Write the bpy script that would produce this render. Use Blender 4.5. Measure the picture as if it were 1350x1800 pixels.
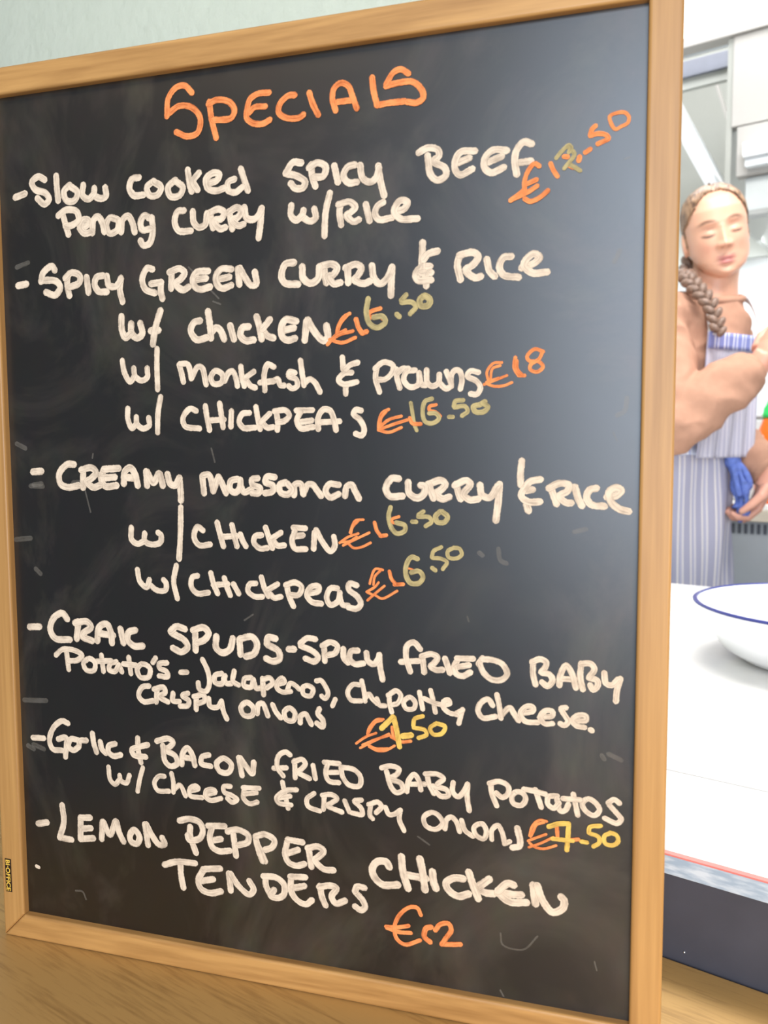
import bpy, bmesh, math, random
import numpy as np
from mathutils import Vector, Matrix, Quaternion, noise

random.seed(7)
for o in list(bpy.data.objects):
    bpy.data.objects.remove(o, do_unlink=True)
SC = bpy.context.scene
COL = SC.collection
PI = math.pi

# ------------------------------------------------------------ camera
cam_d = bpy.data.cameras.new('camera')
cam_d.sensor_fit = 'VERTICAL'
cam_d.sensor_height = 36.0
cam_d.lens = 1466.84 / 1800 * 36.0
cam_d.clip_start = 0.02
cam_d.dof.use_dof = True
cam_d.dof.focus_distance = 0.60
cam_d.dof.aperture_fstop = 10.0
cam = bpy.data.objects.new('camera', cam_d)
COL.objects.link(cam)
cam.location = (0.407176, -0.475627, 0.331181)
cam.rotation_euler = (1.4901451, 0.0046637, 0.2879980)
SC.camera = cam

# ------------------------------------------------------------ world, lights, exposure
SC.view_settings.view_transform = 'Standard'
SC.view_settings.look = 'None'
SC.view_settings.gamma = 1.0
SC.view_settings.exposure = 0.0
SC.view_settings.use_curve_mapping = False
W = bpy.data.worlds.new('World'); SC.world = W; W.use_nodes = True
W.node_tree.nodes['Background'].inputs[0].default_value = (0.80, 0.88, 1.0, 1)
W.node_tree.nodes['Background'].inputs[1].default_value = 0.18

G = Vector((0.434, 0.100, 0.0))                 # front corner line of the kitchen counter
KROT = math.radians(-19.535)
KA = Vector((math.cos(KROT), math.sin(KROT), 0)); KB = Vector((-math.sin(KROT), math.cos(KROT), 0))
def K(s, t, z=0.0):
    return G + KA*s + KB*t + Vector((0, 0, z))

def area(name, loc, target, size, size_y, power, color):
    d = bpy.data.lights.new(name, 'AREA'); d.shape = 'RECTANGLE'
    d.size = size; d.size_y = size_y; d.energy = power; d.color = color
    o = bpy.data.objects.new(name, d); COL.objects.link(o); o.location = loc
    o.rotation_euler = (Vector(target) - Vector(loc)).to_track_quat('-Z', 'Y').to_euler()
    return o
area('kitchen_ceiling_light', K(0.10, 0.75, 1.68), K(0.10, 0.75, 0), 1.3, 0.35, 42, (1.0, 0.97, 0.94))
area('kitchen_ceiling_light', K(-0.45, 1.75, 1.70), K(-0.45, 1.9, 0), 1.4, 0.35, 13, (0.97, 0.98, 1.0))
area('dining_window_light', (0.80, -2.3, 0.75), (0.3, 0, 0.25), 1.2, 1.9, 66, (0.74, 0.85, 1.0))
area('wall_fill_light', K(-0.35, 2.25, 0.93), K(-0.35, 2.75, 0.45), 1.2, 0.12, 5, (0.93, 0.97, 1.0))  # added fill that brightens the back wall below the hood, no fitting there
area('dining_warm_lamp', (-0.35, -0.90, 1.55), (0.15, 0, 0.2), 0.5, 0.5, 6.0, (1.0, 0.72, 0.45))
area('table_lamp_light', (0.95, -0.95, 0.22), (0.2, 0, 0.1), 0.3, 0.3, 5.5, (1.0, 0.66, 0.36))

# ------------------------------------------------------------ helpers
def link(o):
    COL.objects.link(o); return o
def mesh_obj(name, verts, faces, mat=None, parent=None, smooth=False, mats=None):
    me = bpy.data.meshes.new(name); me.from_pydata([tuple(v) for v in verts], [], faces); me.update()
    if smooth: me.shade_smooth()
    o = link(bpy.data.objects.new(name, me))
    if mat: me.materials.append(mat)
    if parent: o.parent = parent
    return o
def bm_obj(name, bm, mat=None, parent=None, smooth=False):
    me = bpy.data.meshes.new(name)
    bmesh.ops.recalc_face_normals(bm, faces=bm.faces[:])
    bm.to_mesh(me); bm.free()
    if smooth: me.shade_smooth()
    o = link(bpy.data.objects.new(name, me))
    if mat: me.materials.append(mat)
    if parent: o.parent = parent
    return o
def empty(name, loc=(0, 0, 0), rz=0.0):
    o = link(bpy.data.objects.new(name, None)); o.location = loc; o.rotation_euler = (0, 0, rz); return o
def tag(o, label=None, cat=None, group=None, kind=None):
    if label: o['label'] = label
    if cat: o['category'] = cat
    if group: o['group'] = group
    if kind: o['kind'] = kind
    return o
def bx(bm, x0, x1, y0, y1, z0, z1, bevel=0.0):
    vs = [bm.verts.new(p) for p in ((x0,y0,z0),(x1,y0,z0),(x1,y1,z0),(x0,y1,z0),(x0,y0,z1),(x1,y0,z1),(x1,y1,z1),(x0,y1,z1))]
    fs = [bm.faces.new([vs[i] for i in f]) for f in ((0,3,2,1),(4,5,6,7),(0,1,5,4),(1,2,6,5),(2,3,7,6),(3,0,4,7))]
    if bevel > 0:
        es = list({e for f in fs for e in f.edges})
        bmesh.ops.bevel(bm, geom=es, offset=bevel, segments=2, affect='EDGES', profile=0.5)
def box(name, x0, x1, y0, y1, z0, z1, mat, parent=None, bevel=0.0):
    bm = bmesh.new(); bx(bm, x0, x1, y0, y1, z0, z1, bevel); return bm_obj(name, bm, mat, parent)
def kempty(name, s=0.0, t=0.0, z=0.0):
    return empty(name, K(s, t, z), KROT)
def kplace(o):
    o.location = G; o.rotation_euler = (0, 0, KROT); return o
def lathe(name, prof, mat, parent=None, seg=64, loc=(0,0,0)):
    vs = []; fs = []
    for r, z in prof:
        for k in range(seg):
            a = 2*PI*k/seg; vs.append((loc[0]+r*math.cos(a), loc[1]+r*math.sin(a), loc[2]+z))
    for i in range(len(prof)-1):
        for k in range(seg):
            k2 = (k+1) % seg
            fs.append((i*seg+k, i*seg+k2, (i+1)*seg+k2, (i+1)*seg+k))
    o = mesh_obj(name, vs, fs, mat, parent, smooth=True)
    return o
def catmull(pts, step):
    """smooth curve through pts (tuples), sampled about every `step`"""
    P = [np.array(p, float) for p in pts]
    if len(P) == 2:
        n = max(2, int(np.linalg.norm(P[1]-P[0])/step)+1)
        return [P[0]+(P[1]-P[0])*i/n for i in range(n+1)]
    closed = np.linalg.norm(P[0]-P[-1]) < 1e-9
    E = ([P[-2]] if closed else [2*P[0]-P[1]]) + P + ([P[1]] if closed else [2*P[-1]-P[-2]])
    out = []
    for i in range(1, len(E)-2):
        p0, p1, p2, p3 = E[i-1:i+3]
        d = np.linalg.norm(p2-p1)
        if d < 1e-9: continue
        a01 = max(np.linalg.norm(p1-p0), 1e-6)**.5; a12 = max(d, 1e-6)**.5; a23 = max(np.linalg.norm(p3-p2), 1e-6)**.5
        t0 = 0; t1 = a01; t2 = t1+a12; t3 = t2+a23
        n = max(2, int(d/step)+1)
        for j in range(n):
            t = t1+(t2-t1)*j/n
            A1 = (t1-t)/(t1-t0)*p0+(t-t0)/(t1-t0)*p1; A2 = (t2-t)/(t2-t1)*p1+(t-t1)/(t2-t1)*p2; A3 = (t3-t)/(t3-t2)*p2+(t-t2)/(t3-t2)*p3
            B1 = (t2-t)/(t2-t0)*A1+(t-t0)/(t2-t0)*A2; B2 = (t3-t)/(t3-t1)*A2+(t-t1)/(t3-t1)*A3
            out.append((t2-t)/(t2-t1)*B1+(t-t1)/(t2-t1)*B2)
    out.append(P[-1])
    return out
def tube(bm, pts, rads, seg=10, cap=True):
    """tapered tube along 3D pts"""
    rings = []
    up = Vector((0, 0, 1)); prev = None
    for i, p in enumerate(pts):
        p = Vector(p)
        d = (Vector(pts[min(i+1, len(pts)-1)])-Vector(pts[max(i-1, 0)])).normalized()
        if prev is None:
            n = d.orthogonal().normalized()
        else:
            n = (prev-d*prev.dot(d)).normalized()
        prev = n; b = d.cross(n)
        r = rads[i] if hasattr(rads, '__len__') else rads
        rings.append([bm.verts.new(p+(n*math.cos(2*PI*k/seg)+b*math.sin(2*PI*k/seg))*r) for k in range(seg)])
    for i in range(len(rings)-1):
        for k in range(seg):
            bm.faces.new((rings[i][k], rings[i][(k+1) % seg], rings[i+1][(k+1) % seg], rings[i+1][k]))
    if cap:
        bm.faces.new(rings[0][::-1]); bm.faces.new(rings[-1])
def ball(bm, c, r, M=None, seg=20):
    """ellipsoid; r = radii, M = 3x3 orientation"""
    mat = Matrix.Translation(c) @ ((M or Matrix.Identity(3)).to_4x4()) @ Matrix.Diagonal((r[0], r[1], r[2], 1))
    bmesh.ops.create_uvsphere(bm, u_segments=seg, v_segments=max(8, seg//2+2), radius=1.0, matrix=mat)

# ------------------------------------------------------------ materials
def new_mat(name):
    m = bpy.data.materials.new(name); m.use_nodes = True
    return m, m.node_tree, m.node_tree.nodes['Principled BSDF']
def node(nt, typ, **kw):
    n = nt.nodes.new(typ)
    for k, v in kw.items(): setattr(n, k, v)
    return n
def plain(name, col, rough=0.5, metal=0.0, spec=0.5, noise_amt=0.06, scale=30, bump=0.0):
    m, nt, b = new_mat(name)
    b.inputs['Roughness'].default_value = rough; b.inputs['Metallic'].default_value = metal
    b.inputs['Specular IOR Level'].default_value = spec
    tc = node(nt, 'ShaderNodeTexCoord'); nz = node(nt, 'ShaderNodeTexNoise'); nz.inputs['Scale'].default_value = scale
    nz.inputs['Detail'].default_value = 4
    cr = node(nt, 'ShaderNodeValToRGB')
    cr.color_ramp.elements[0].position = .3; cr.color_ramp.elements[1].position = .7
    cr.color_ramp.elements[0].color = tuple(c*(1-noise_amt) for c in col)+(1,)
    cr.color_ramp.elements[1].color = tuple(min(1, c*(1+noise_amt)) for c in col)+(1,)
    nt.links.new(tc.outputs['Object'], nz.inputs['Vector']); nt.links.new(nz.outputs['Fac'], cr.inputs['Fac'])
    nt.links.new(cr.outputs['Color'], b.inputs['Base Color'])
    if bump > 0:
        bp = node(nt, 'ShaderNodeBump'); bp.inputs['Strength'].default_value = bump; bp.inputs['Distance'].default_value = 0.002
        nt.links.new(nz.outputs['Fac'], bp.inputs['Height']); nt.links.new(bp.outputs['Normal'], b.inputs['Normal'])
    return m
def wood(name, dark, light, axis='X', freq=60, rough=0.45, stretch=14, dist=2.5, fine=0.5):
    """long grain running along `axis` of the object's own space"""
    m, nt, b = new_mat(name)
    b.inputs['Roughness'].default_value = rough
    tc = node(nt, 'ShaderNodeTexCoord'); mp = node(nt, 'ShaderNodeMapping')
    sc = {'X': (1/stretch, 1, 1), 'Y': (1, 1/stretch, 1), 'Z': (1, 1, 1/stretch)}[axis]
    mp.inputs['Scale'].default_value = sc
    nt.links.new(tc.outputs['Object'], mp.inputs['Vector'])
    n1 = node(nt, 'ShaderNodeTexNoise'); n1.inputs['Scale'].default_value = freq; n1.inputs['Detail'].default_value = 5; n1.inputs['Distortion'].default_value = dist
    n2 = node(nt, 'ShaderNodeTexNoise'); n2.inputs['Scale'].default_value = freq*6; n2.inputs['Detail'].default_value = 3
    for n in (n1, n2): nt.links.new(mp.outputs['Vector'], n.inputs['Vector'])
    mix = node(nt, 'ShaderNodeMath', operation='MULTIPLY_ADD'); mix.inputs[1].default_value = fine
    nt.links.new(n2.outputs['Fac'], mix.inputs[0]); nt.links.new(n1.outputs['Fac'], mix.inputs[2])
    cr = node(nt, 'ShaderNodeValToRGB')
    cr.color_ramp.elements[0].position = .5+.0; cr.color_ramp.elements[1].position = .95
    cr.color_ramp.elements[0].color = dark+(1,); cr.color_ramp.elements[1].color = light+(1,)
    nt.links.new(mix.outputs[0], cr.inputs['Fac']); nt.links.new(cr.outputs['Color'], b.inputs['Base Color'])
    bp = node(nt, 'ShaderNodeBump'); bp.inputs['Strength'].default_value = 0.15; bp.inputs['Distance'].default_value = 0.0005
    nt.links.new(mix.outputs[0], bp.inputs['Height']); nt.links.new(bp.outputs['Normal'], b.inputs['Normal'])
    return m
def marker(name, core, edge, opacity=1.0):
    """liquid chalk: UV.x runs across the stroke (0..1), UV.y along it in metres"""
    m, nt, b = new_mat(name)
    b.inputs['Roughness'].default_value = 0.7; b.inputs['Specular IOR Level'].default_value = 0.2
    uv = node(nt, 'ShaderNodeUVMap'); sep = node(nt, 'ShaderNodeSeparateXYZ'); nt.links.new(uv.outputs['UV'], sep.inputs[0])
    mp = node(nt, 'ShaderNodeMapping'); mp.inputs['Scale'].default_value = (5.0, 90.0, 1.0); nt.links.new(uv.outputs['UV'], mp.inputs['Vector'])
    n1 = node(nt, 'ShaderNodeTexNoise'); n1.inputs['Scale'].default_value = 1.0; n1.inputs['Detail'].default_value = 3; nt.links.new(mp.outputs['Vector'], n1.inputs['Vector'])
    tc = node(nt, 'ShaderNodeTexCoord')
    n2 = node(nt, 'ShaderNodeTexNoise'); n2.inputs['Scale'].default_value = 140; n2.inputs['Detail'].default_value = 3; nt.links.new(tc.outputs['Object'], n2.inputs['Vector'])
    n3 = node(nt, 'ShaderNodeTexNoise'); n3.inputs['Scale'].default_value = 900; n3.inputs['Detail'].default_value = 2; nt.links.new(tc.outputs['Object'], n3.inputs['Vector'])
    ad = node(nt, 'ShaderNodeMath', operation='ADD'); nt.links.new(n1.outputs['Fac'], ad.inputs[0]); nt.links.new(n2.outputs['Fac'], ad.inputs[1])
    cr = node(nt, 'ShaderNodeValToRGB'); cr.color_ramp.elements[0].position = .35; cr.color_ramp.elements[1].position = .60
    hf = node(nt, 'ShaderNodeMath', operation='MULTIPLY'); hf.inputs[1].default_value = .5; nt.links.new(ad.outputs[0], hf.inputs[0])
    nt.links.new(hf.outputs[0], cr.inputs['Fac'])
    cr.color_ramp.elements[0].color = edge+(1,); cr.color_ramp.elements[1].color = core+(1,)
    nt.links.new(cr.outputs['Color'], b.inputs['Base Color'])
    # edge feather:  a = 1-|2x-1|
    s1 = node(nt, 'ShaderNodeMath', operation='MULTIPLY_ADD'); s1.inputs[1].default_value = 2; s1.inputs[2].default_value = -1; nt.links.new(sep.outputs['X'], s1.inputs[0])
    s2 = node(nt, 'ShaderNodeMath', operation='ABSOLUTE'); nt.links.new(s1.outputs[0], s2.inputs[0])
    s3 = node(nt, 'ShaderNodeMath', operation='SUBTRACT'); s3.inputs[0].default_value = 1.0; nt.links.new(s2.outputs[0], s3.inputs[1])
    s4 = node(nt, 'ShaderNodeMath', operation='MULTIPLY_ADD'); s4.inputs[1].default_value = .30; s4.inputs[2].default_value = -.13; nt.links.new(n3.outputs['Fac'], s4.inputs[0])
    s5 = node(nt, 'ShaderNodeMath', operation='ADD'); nt.links.new(s3.outputs[0], s5.inputs[0]); nt.links.new(s4.outputs[0], s5.inputs[1])
    al = node(nt, 'ShaderNodeMapRange'); al.inputs['From Min'].default_value = 0.0; al.inputs['From Max'].default_value = 0.18
    al.inputs['To Min'].default_value = 0.0; al.inputs['To Max'].default_value = opacity; nt.links.new(s5.outputs[0], al.inputs['Value'])
    a2 = node(nt, 'ShaderNodeMapRange'); a2.inputs['From Min'].default_value = .30; a2.inputs['From Max'].default_value = .5
    a2.inputs['To Min'].default_value = .76; a2.inputs['To Max'].default_value = 1.0; nt.links.new(hf.outputs[0], a2.inputs['Value'])
    mu = node(nt, 'ShaderNodeMath', operation='MULTIPLY'); nt.links.new(al.outputs[0], mu.inputs[0]); nt.links.new(a2.outputs[0], mu.inputs[1])
    nt.links.new(mu.outputs[0], b.inputs['Alpha'])
    return m

def slate():
    m, nt, b = new_mat('chalkboard_black')
    b.inputs['Roughness'].default_value = 0.36; b.inputs['Specular IOR Level'].default_value = 1.0
    tc = node(nt, 'ShaderNodeTexCoord')
    mp = node(nt, 'ShaderNodeMapping'); mp.inputs['Scale'].default_value = (1.0, 1.0, 0.7); nt.links.new(tc.outputs['Object'], mp.inputs['Vector'])
    n1 = node(nt, 'ShaderNodeTexNoise'); n1.inputs['Scale'].default_value = 9; n1.inputs['Detail'].default_value = 6; n1.inputs['Roughness'].default_value = .62; n1.inputs['Distortion'].default_value = 1.2
    n2 = node(nt, 'ShaderNodeTexNoise'); n2.inputs['Scale'].default_value = 60; n2.inputs['Detail'].default_value = 4
    for n in (n1, n2): nt.links.new(mp.outputs['Vector'], n.inputs['Vector'])
    cr = node(nt, 'ShaderNodeValToRGB'); e = cr.color_ramp.elements
    e[0].position = .48; e[0].color = (.0090, .0076, .0058, 1); e[1].position = .80; e[1].color = (.075, .064, .045, 1)
    nt.links.new(n1.outputs['Fac'], cr.inputs['Fac'])
    mx = node(nt, 'ShaderNodeMix', data_type='RGBA', blend_type='MULTIPLY'); mx.inputs[0].default_value = .5
    nt.links.new(cr.outputs['Color'], mx.inputs[6]); nt.links.new(n2.outputs['Color'], mx.inputs[7])
    nt.links.new(mx.outputs[2], b.inputs['Base Color'])
    rr = node(nt, 'ShaderNodeMapRange'); rr.inputs['To Min'].default_value = .29; rr.inputs['To Max'].default_value = .40; nt.links.new(n1.outputs['Fac'], rr.inputs['Value'])
    nt.links.new(rr.outputs[0], b.inputs['Roughness'])
    return m

M_slate = slate()
FD, FL = (.36, .185, .055), (.56, .315, .105)
M_frame_h = wood('pine_frame_across', FD, FL, 'X', 55, 0.42)
M_frame_v = wood('pine_frame_upright', FD, FL, 'Z', 55, 0.42, 30, 1.0)
M_ledge = wood('oak_ledge', (.30, .165, .050), (.52, .315, .105), 'X', 75, 0.5, 12, .8, .9)
M_ink = {'W': marker('white_chalk_ink', (.81, .685, .52), (.57, .465, .35)),
         'O': marker('orange_chalk_ink', (.93, .33, .11), (.62, .17, .05)),
         'Y': marker('olive_chalk_ink', (.52, .43, .20), (.30, .25, .12)),
         'G': marker('yellow_chalk_ink', (.80, .56, .13), (.58, .36, .08)),
         'F': marker('wiped_chalk_ink', (.60, .56, .48), (.40, .36, .28), .13)}
M_black = plain('black_laminate', (.052, .058, .080), .5, spec=.6, noise_amt=.1)
M_white = plain('white_worktop', (.88, .87, .84), .3, noise_amt=.02)
M_steel = plain('brushed_steel', (.62, .64, .65), .38, metal=.85, noise_amt=.05, scale=12)
M_red = plain('red_edge_tape', (.80, .25, .22), .5)
WRITING = [
 ('O', 'orange handwritten heading reading SPECIALS', """
O36 1445,5467 1400,5513 1342,5511 1284,5455 1270,5347
O36 1286,5363 1353,5397 1440,5381 1499,5312 1480,5226 1407,5211 1334,5244
O36 1563,5398 1575,5303 1605,5182
O36 1558,5386 1613,5404 1697,5382 1731,5329 1709,5288 1638,5284 1589,5289
O35 1958,5406 1892,5408 1837,5384 1815,5325 1810,5277 1848,5242 1917,5231 1961,5248
O35 1932,5329 1863,5332 1828,5305
O35 2123,5372 2083,5373 2028,5331 2020,5284 2067,5248 2148,5239 2177,5254
O35 2216,5373 2235,5313 2270,5243
O34 2379,5255 2360,5322 2371,5380 2413,5405 2458,5382 2484,5320 2509,5252
O34 2393,5301 2438,5301 2490,5301
O34 2603,5411 2611,5340 2632,5255
O34 2632,5255 2706,5259 2793,5258
O33 2818,5407 2775,5435 2731,5424 2687,5365
O34 2687,5354 2756,5363 2843,5358 2898,5305 2904,5264 2867,5242 2812,5252"""),
 ('W', 'white handwritten words reading - Slow cooked', """
W43 125,4955 201,4972
W42 358,5048 309,5071 260,5040 282,4993 364,4960 388,4919 351,4892 299,4933
W42 449,5062 451,4991 458,4907
W42 547,4995 504,4961 520,4902 581,4896 606,4945 554,4988
W42 651,4986 644,4923 688,4896 727,4922
W42 733,4959 734,4915 779,4892 816,4902 814,4956
W41 1060,4996 1012,4991 991,4936 1023,4890 1089,4887
W41 1164,4964 1117,4932 1132,4883 1190,4878 1217,4923 1164,4962
W40 1318,4956 1266,4918 1283,4861 1346,4862 1369,4909 1321,4950
W40 1407,5009 1416,4941 1431,4879
W40 1483,4984 1443,4939 1471,4885
W40 1537,4916 1606,4930 1621,4965 1580,4975 1531,4943 1543,4887 1598,4867 1653,4878
W39 1722,4925 1681,4911 1680,4863 1727,4847 1775,4873
W39 1767,4981 1783,4932 1812,4851"""),
 ('W', 'white handwritten word reading spicy before BEEF', """
W40 2159,4979 2108,4986 2061,4929
W40 2061,4927 2133,4905 2184,4865 2168,4834 2119,4837 2093,4865
W39 2224,4961 2229,4896 2248,4836
W40 2210,4945 2262,4969 2315,4940 2299,4890 2242,4889
W39 2369,4941 2390,4847
W39 2494,4935 2451,4927 2425,4878 2456,4837 2506,4836
W39 2528,4929 2543,4856 2586,4829 2623,4848 2642,4903
W39 2638,4915 2648,4840 2672,4747"""),
 ('W', 'white handwritten word reading BEEF', """
W38 2879,4967 2930,4987 2989,4970 2995,4936 2965,4911 3030,4866 3036,4827 2989,4803 2948,4837 2930,4943
W37 3200,4943 3122,4946 3094,4915 3088,4855 3117,4821 3186,4846
W37 3169,4908 3105,4889
W37 3378,4927 3305,4938 3260,4904 3254,4850 3294,4816 3362,4838
W37 3350,4898 3277,4875
W37 3514,4949 3472,4964 3434,4925 3423,4867 3435,4795
W37 3511,4858 3429,4855"""),
 ('W', 'white handwritten line reading Penang CURRY w/RICE', """
W42 486,4821 506,4755 526,4687
W42 454,4811 517,4842 594,4825 607,4773 544,4739 506,4742
W42 613,4721 666,4730 683,4761 645,4770 616,4721 649,4683 703,4689
W42 707,4682 721,4764 752,4781 781,4747 798,4682
W41 893,4753 841,4765 813,4719 838,4669 894,4687 908,4743
W42 920,4673 935,4747 975,4767 1003,4729 1020,4665
W41 1135,4738 1092,4760 1065,4724 1075,4674 1133,4675
W41 1145,4743 1150,4655 1123,4585 1079,4578 1061,4606
W40 1372,4768 1330,4765 1307,4705 1334,4648 1418,4641
W40 1435,4757 1441,4689 1475,4658 1517,4671 1533,4737
W40 1553,4741 1572,4648
W40 1553,4741 1609,4757 1650,4733 1628,4698 1580,4690 1620,4638 1655,4644
W40 1684,4736 1702,4632
W40 1684,4736 1739,4756 1765,4730 1738,4696 1703,4687 1743,4647 1777,4653
W40 1786,4752 1798,4691 1839,4676 1879,4697 1900,4737
W39 1900,4737 1892,4660 1877,4565
W39 2094,4738 2090,4680 2123,4650 2162,4674
W39 2171,4703 2168,4668 2213,4637 2248,4655 2240,4705
W38 2339,4788 2312,4685 2302,4546
W38 2405,4715 2398,4678 2408,4602
W38 2392,4719 2462,4728 2496,4696 2467,4667 2442,4654 2486,4613 2517,4622
W38 2561,4705 2583,4611
W38 2665,4708 2635,4693 2616,4649 2640,4613 2720,4618
W38 2732,4649 2793,4663 2811,4696 2769,4710 2732,4653 2768,4608 2870,4600"""),
 ('O', 'orange handwritten price reading €17.50, its 7 written over in olive, at the top right', """
O25 3557,4826 3532,4842 3502,4814 3480,4762 3478,4695
O26 3478,4707 3440,4680 3403,4657
O26 3542,4755 3496,4739
O26 3546,4721 3496,4693 3415,4664
O26 3481,4658 3509,4642 3559,4657 3605,4691
O25 3618,4834 3632,4801 3655,4764
O25 3802,4875 3827,4889
O25 3853,5007 3836,4993 3827,4962
O25 3828,4959 3869,4966 3910,4953 3922,4934 3893,4922 3867,4913
O19 3926,5048 3950,5060 4002,5060 4024,5034 4019,5005 3986,4990 3957,4979 3932,5015 3926,5048
O26 3691,4864 3708,4861
O26 3772,4854 3768,4836
O26 3723,4813 3740,4804
Y22 3648,4861 3678,4894 3714,4921 3728,4907 3715,4884
Y22 3715,4908 3745,4872 3716,4830 3692,4802
Y22 3713,4824 3746,4803 3776,4782"""),
 ('W', 'white handwritten line reading - SPICY GREEN CURRY & RICE', """
W44 120,4381 185,4388
W43 411,4465 390,4492 320,4451 302,4399
W43 311,4405 421,4392 450,4351 409,4304 339,4325
W43 507,4407 505,4361 518,4295
W43 492,4408 540,4440 601,4418 599,4375 520,4347
W42 654,4404 665,4307
W42 776,4407 730,4400 713,4356 742,4309 802,4303
W42 806,4402 819,4343 871,4334 910,4376
W42 910,4383 900,4313 917,4235
W41 1140,4425 1104,4434 1065,4367 1088,4302 1154,4276
W42 1130,4335 1200,4340
W41 1200,4340 1197,4284 1207,4239
W41 1277,4398 1271,4298
W41 1262,4399 1334,4416 1369,4389 1340,4351 1303,4328 1352,4284 1395,4300
W41 1531,4389 1454,4387 1425,4346 1438,4301 1472,4281 1543,4292
W41 1516,4346 1453,4344
W40 1690,4391 1622,4395 1586,4354 1592,4305 1626,4278 1688,4293
W40 1676,4345 1606,4335
W40 1743,4296 1735,4388
W40 1749,4393 1785,4330 1824,4285 1856,4290 1849,4363
W41 2105,4403 2050,4397 2024,4327 2048,4285 2130,4274
W41 2159,4375 2165,4307 2212,4275 2259,4301 2269,4368
W41 2293,4373 2312,4273
W41 2287,4373 2347,4379 2380,4355 2353,4314 2326,4309 2359,4264 2399,4268
W40 2446,4351 2449,4265
W40 2432,4352 2498,4368 2530,4345 2504,4298 2484,4281 2543,4254 2582,4266
W40 2595,4353 2608,4280 2646,4248 2691,4281 2717,4337
W40 2717,4337 2713,4256 2710,4178
W39 2900,4464 2897,4387 2893,4317
W39 2986,4411 2931,4397 2906,4369
W39 2943,4328 2887,4323 2859,4289 2872,4254 2949,4251
W39 2949,4292 2887,4291
W39 2914,4292 2922,4220
W39 3115,4375 3103,4327 3121,4244
W39 3115,4379 3193,4389 3223,4363 3193,4321 3151,4295 3206,4248 3236,4254
W38 3271,4345 3287,4280 3316,4249
W38 3407,4353 3366,4350 3342,4300 3366,4254 3449,4236
W38 3466,4286 3529,4305 3564,4337 3529,4359 3477,4303 3524,4256 3605,4255"""),
 ('W', 'white handwritten line reading W/ Chicken', """
W44 905,4140 906,4056 930,4007 973,4034
W43 975,4092 976,4034 1016,4001 1054,4025 1042,4091
W43 1190,4164 1151,4059 1130,3958
W43 1118,4041 1172,4043
W42 1468,4089 1425,4078 1402,4029 1443,3973 1514,3983
W42 1525,4142 1537,4054 1542,3979
W42 1543,4011 1579,4040 1606,4026 1633,3970
W42 1676,4048 1699,3967
W42 1799,4037 1758,4032 1744,3990 1777,3954 1832,3956
W41 1855,4095 1874,4027 1886,3960
W41 1942,4073 1894,4020
W41 1894,4014 1927,3976 1963,3963
W41 2114,4056 2045,4067 2017,4020 2024,3967 2057,3945 2105,3954
W41 2099,4017 2030,4005
W41 2169,3941 2182,4051
W41 2189,4060 2235,3986 2289,3934 2316,3951 2310,4020"""),
 ('O', 'orange and olive handwritten price reading €16.50 after the first line of chicken', """
O21 2456,4085 2417,4065 2380,4004 2373,3955
O21 2443,4078 2396,4028 2376,3974
O21 2429,3990 2362,3956 2315,3910
O21 2322,3920 2383,3961 2475,3982
O21 2329,3938 2409,3917 2491,3944
O29 2496,4049 2512,3999 2534,3967
O29 2534,3967 2560,3975
O24 2645,4106 2581,4087 2567,4057 2632,4063 2677,4034
Y32 2571,4165 2559,4082 2580,4020 2625,3996 2675,4026 2658,4059 2606,4056
Y29 2745,4067 2760,4053
Y29 2801,4175 2773,4147
Y29 2776,4134 2837,4131 2859,4104 2826,4067
Y36 2912,4163 2883,4141 2892,4108 2934,4110 2942,4141 2912,4163"""),
 ('W', 'white handwritten line reading W/ monkfish & prawns', """
W37 901,3860 915,3784 956,3724 989,3761
W37 984,3809 991,3761 1037,3730 1081,3748 1083,3806
W36 1158,3926 1154,3815 1155,3671
W36 1314,3821 1331,3762 1341,3714
W36 1321,3826 1374,3822 1398,3736
W36 1398,3734 1445,3804 1474,3798 1501,3694
W35 1568,3776 1535,3735 1554,3696 1607,3702 1617,3749 1568,3776
W35 1631,3712 1655,3758 1684,3770 1706,3731 1717,3679
W35 1742,3797 1749,3735 1763,3677
W35 1829,3763 1775,3729
W35 1775,3718 1808,3676 1837,3665
W35 1963,3788 1924,3805 1900,3751 1902,3648
W35 1871,3695 1956,3702
W35 1956,3700 1989,3713 2006,3677 2030,3674
W34 2101,3748 2068,3756 2062,3731 2111,3707 2116,3669 2083,3654 2061,3670
W34 2140,3820 2150,3744 2160,3673
W34 2161,3683 2199,3707 2232,3686 2263,3630
W33 2408,3830 2413,3760
W33 2503,3797 2455,3784 2429,3760
W33 2465,3739 2418,3735 2382,3699 2412,3672 2497,3683
W33 2428,3670 2427,3615
W32 2623,3764 2614,3705 2638,3621
W32 2612,3759 2664,3794 2721,3773 2716,3732 2674,3695 2633,3693
W32 2742,3750 2746,3701 2762,3642
W32 2747,3726 2777,3752 2813,3753
W32 2854,3742 2803,3734 2787,3686 2823,3646 2874,3659 2879,3725
W32 2879,3722 2894,3659 2919,3653 2929,3658
W32 2924,3740 2929,3667 2959,3647 2994,3666 2999,3712
W32 2999,3666 3039,3631 3068,3649 3041,3727
W32 3069,3645 3070,3707 3093,3735 3118,3728 3132,3681 3123,3629
W31 3225,3719 3181,3728 3162,3700 3215,3670 3238,3631 3216,3595 3182,3599"""),
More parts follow.
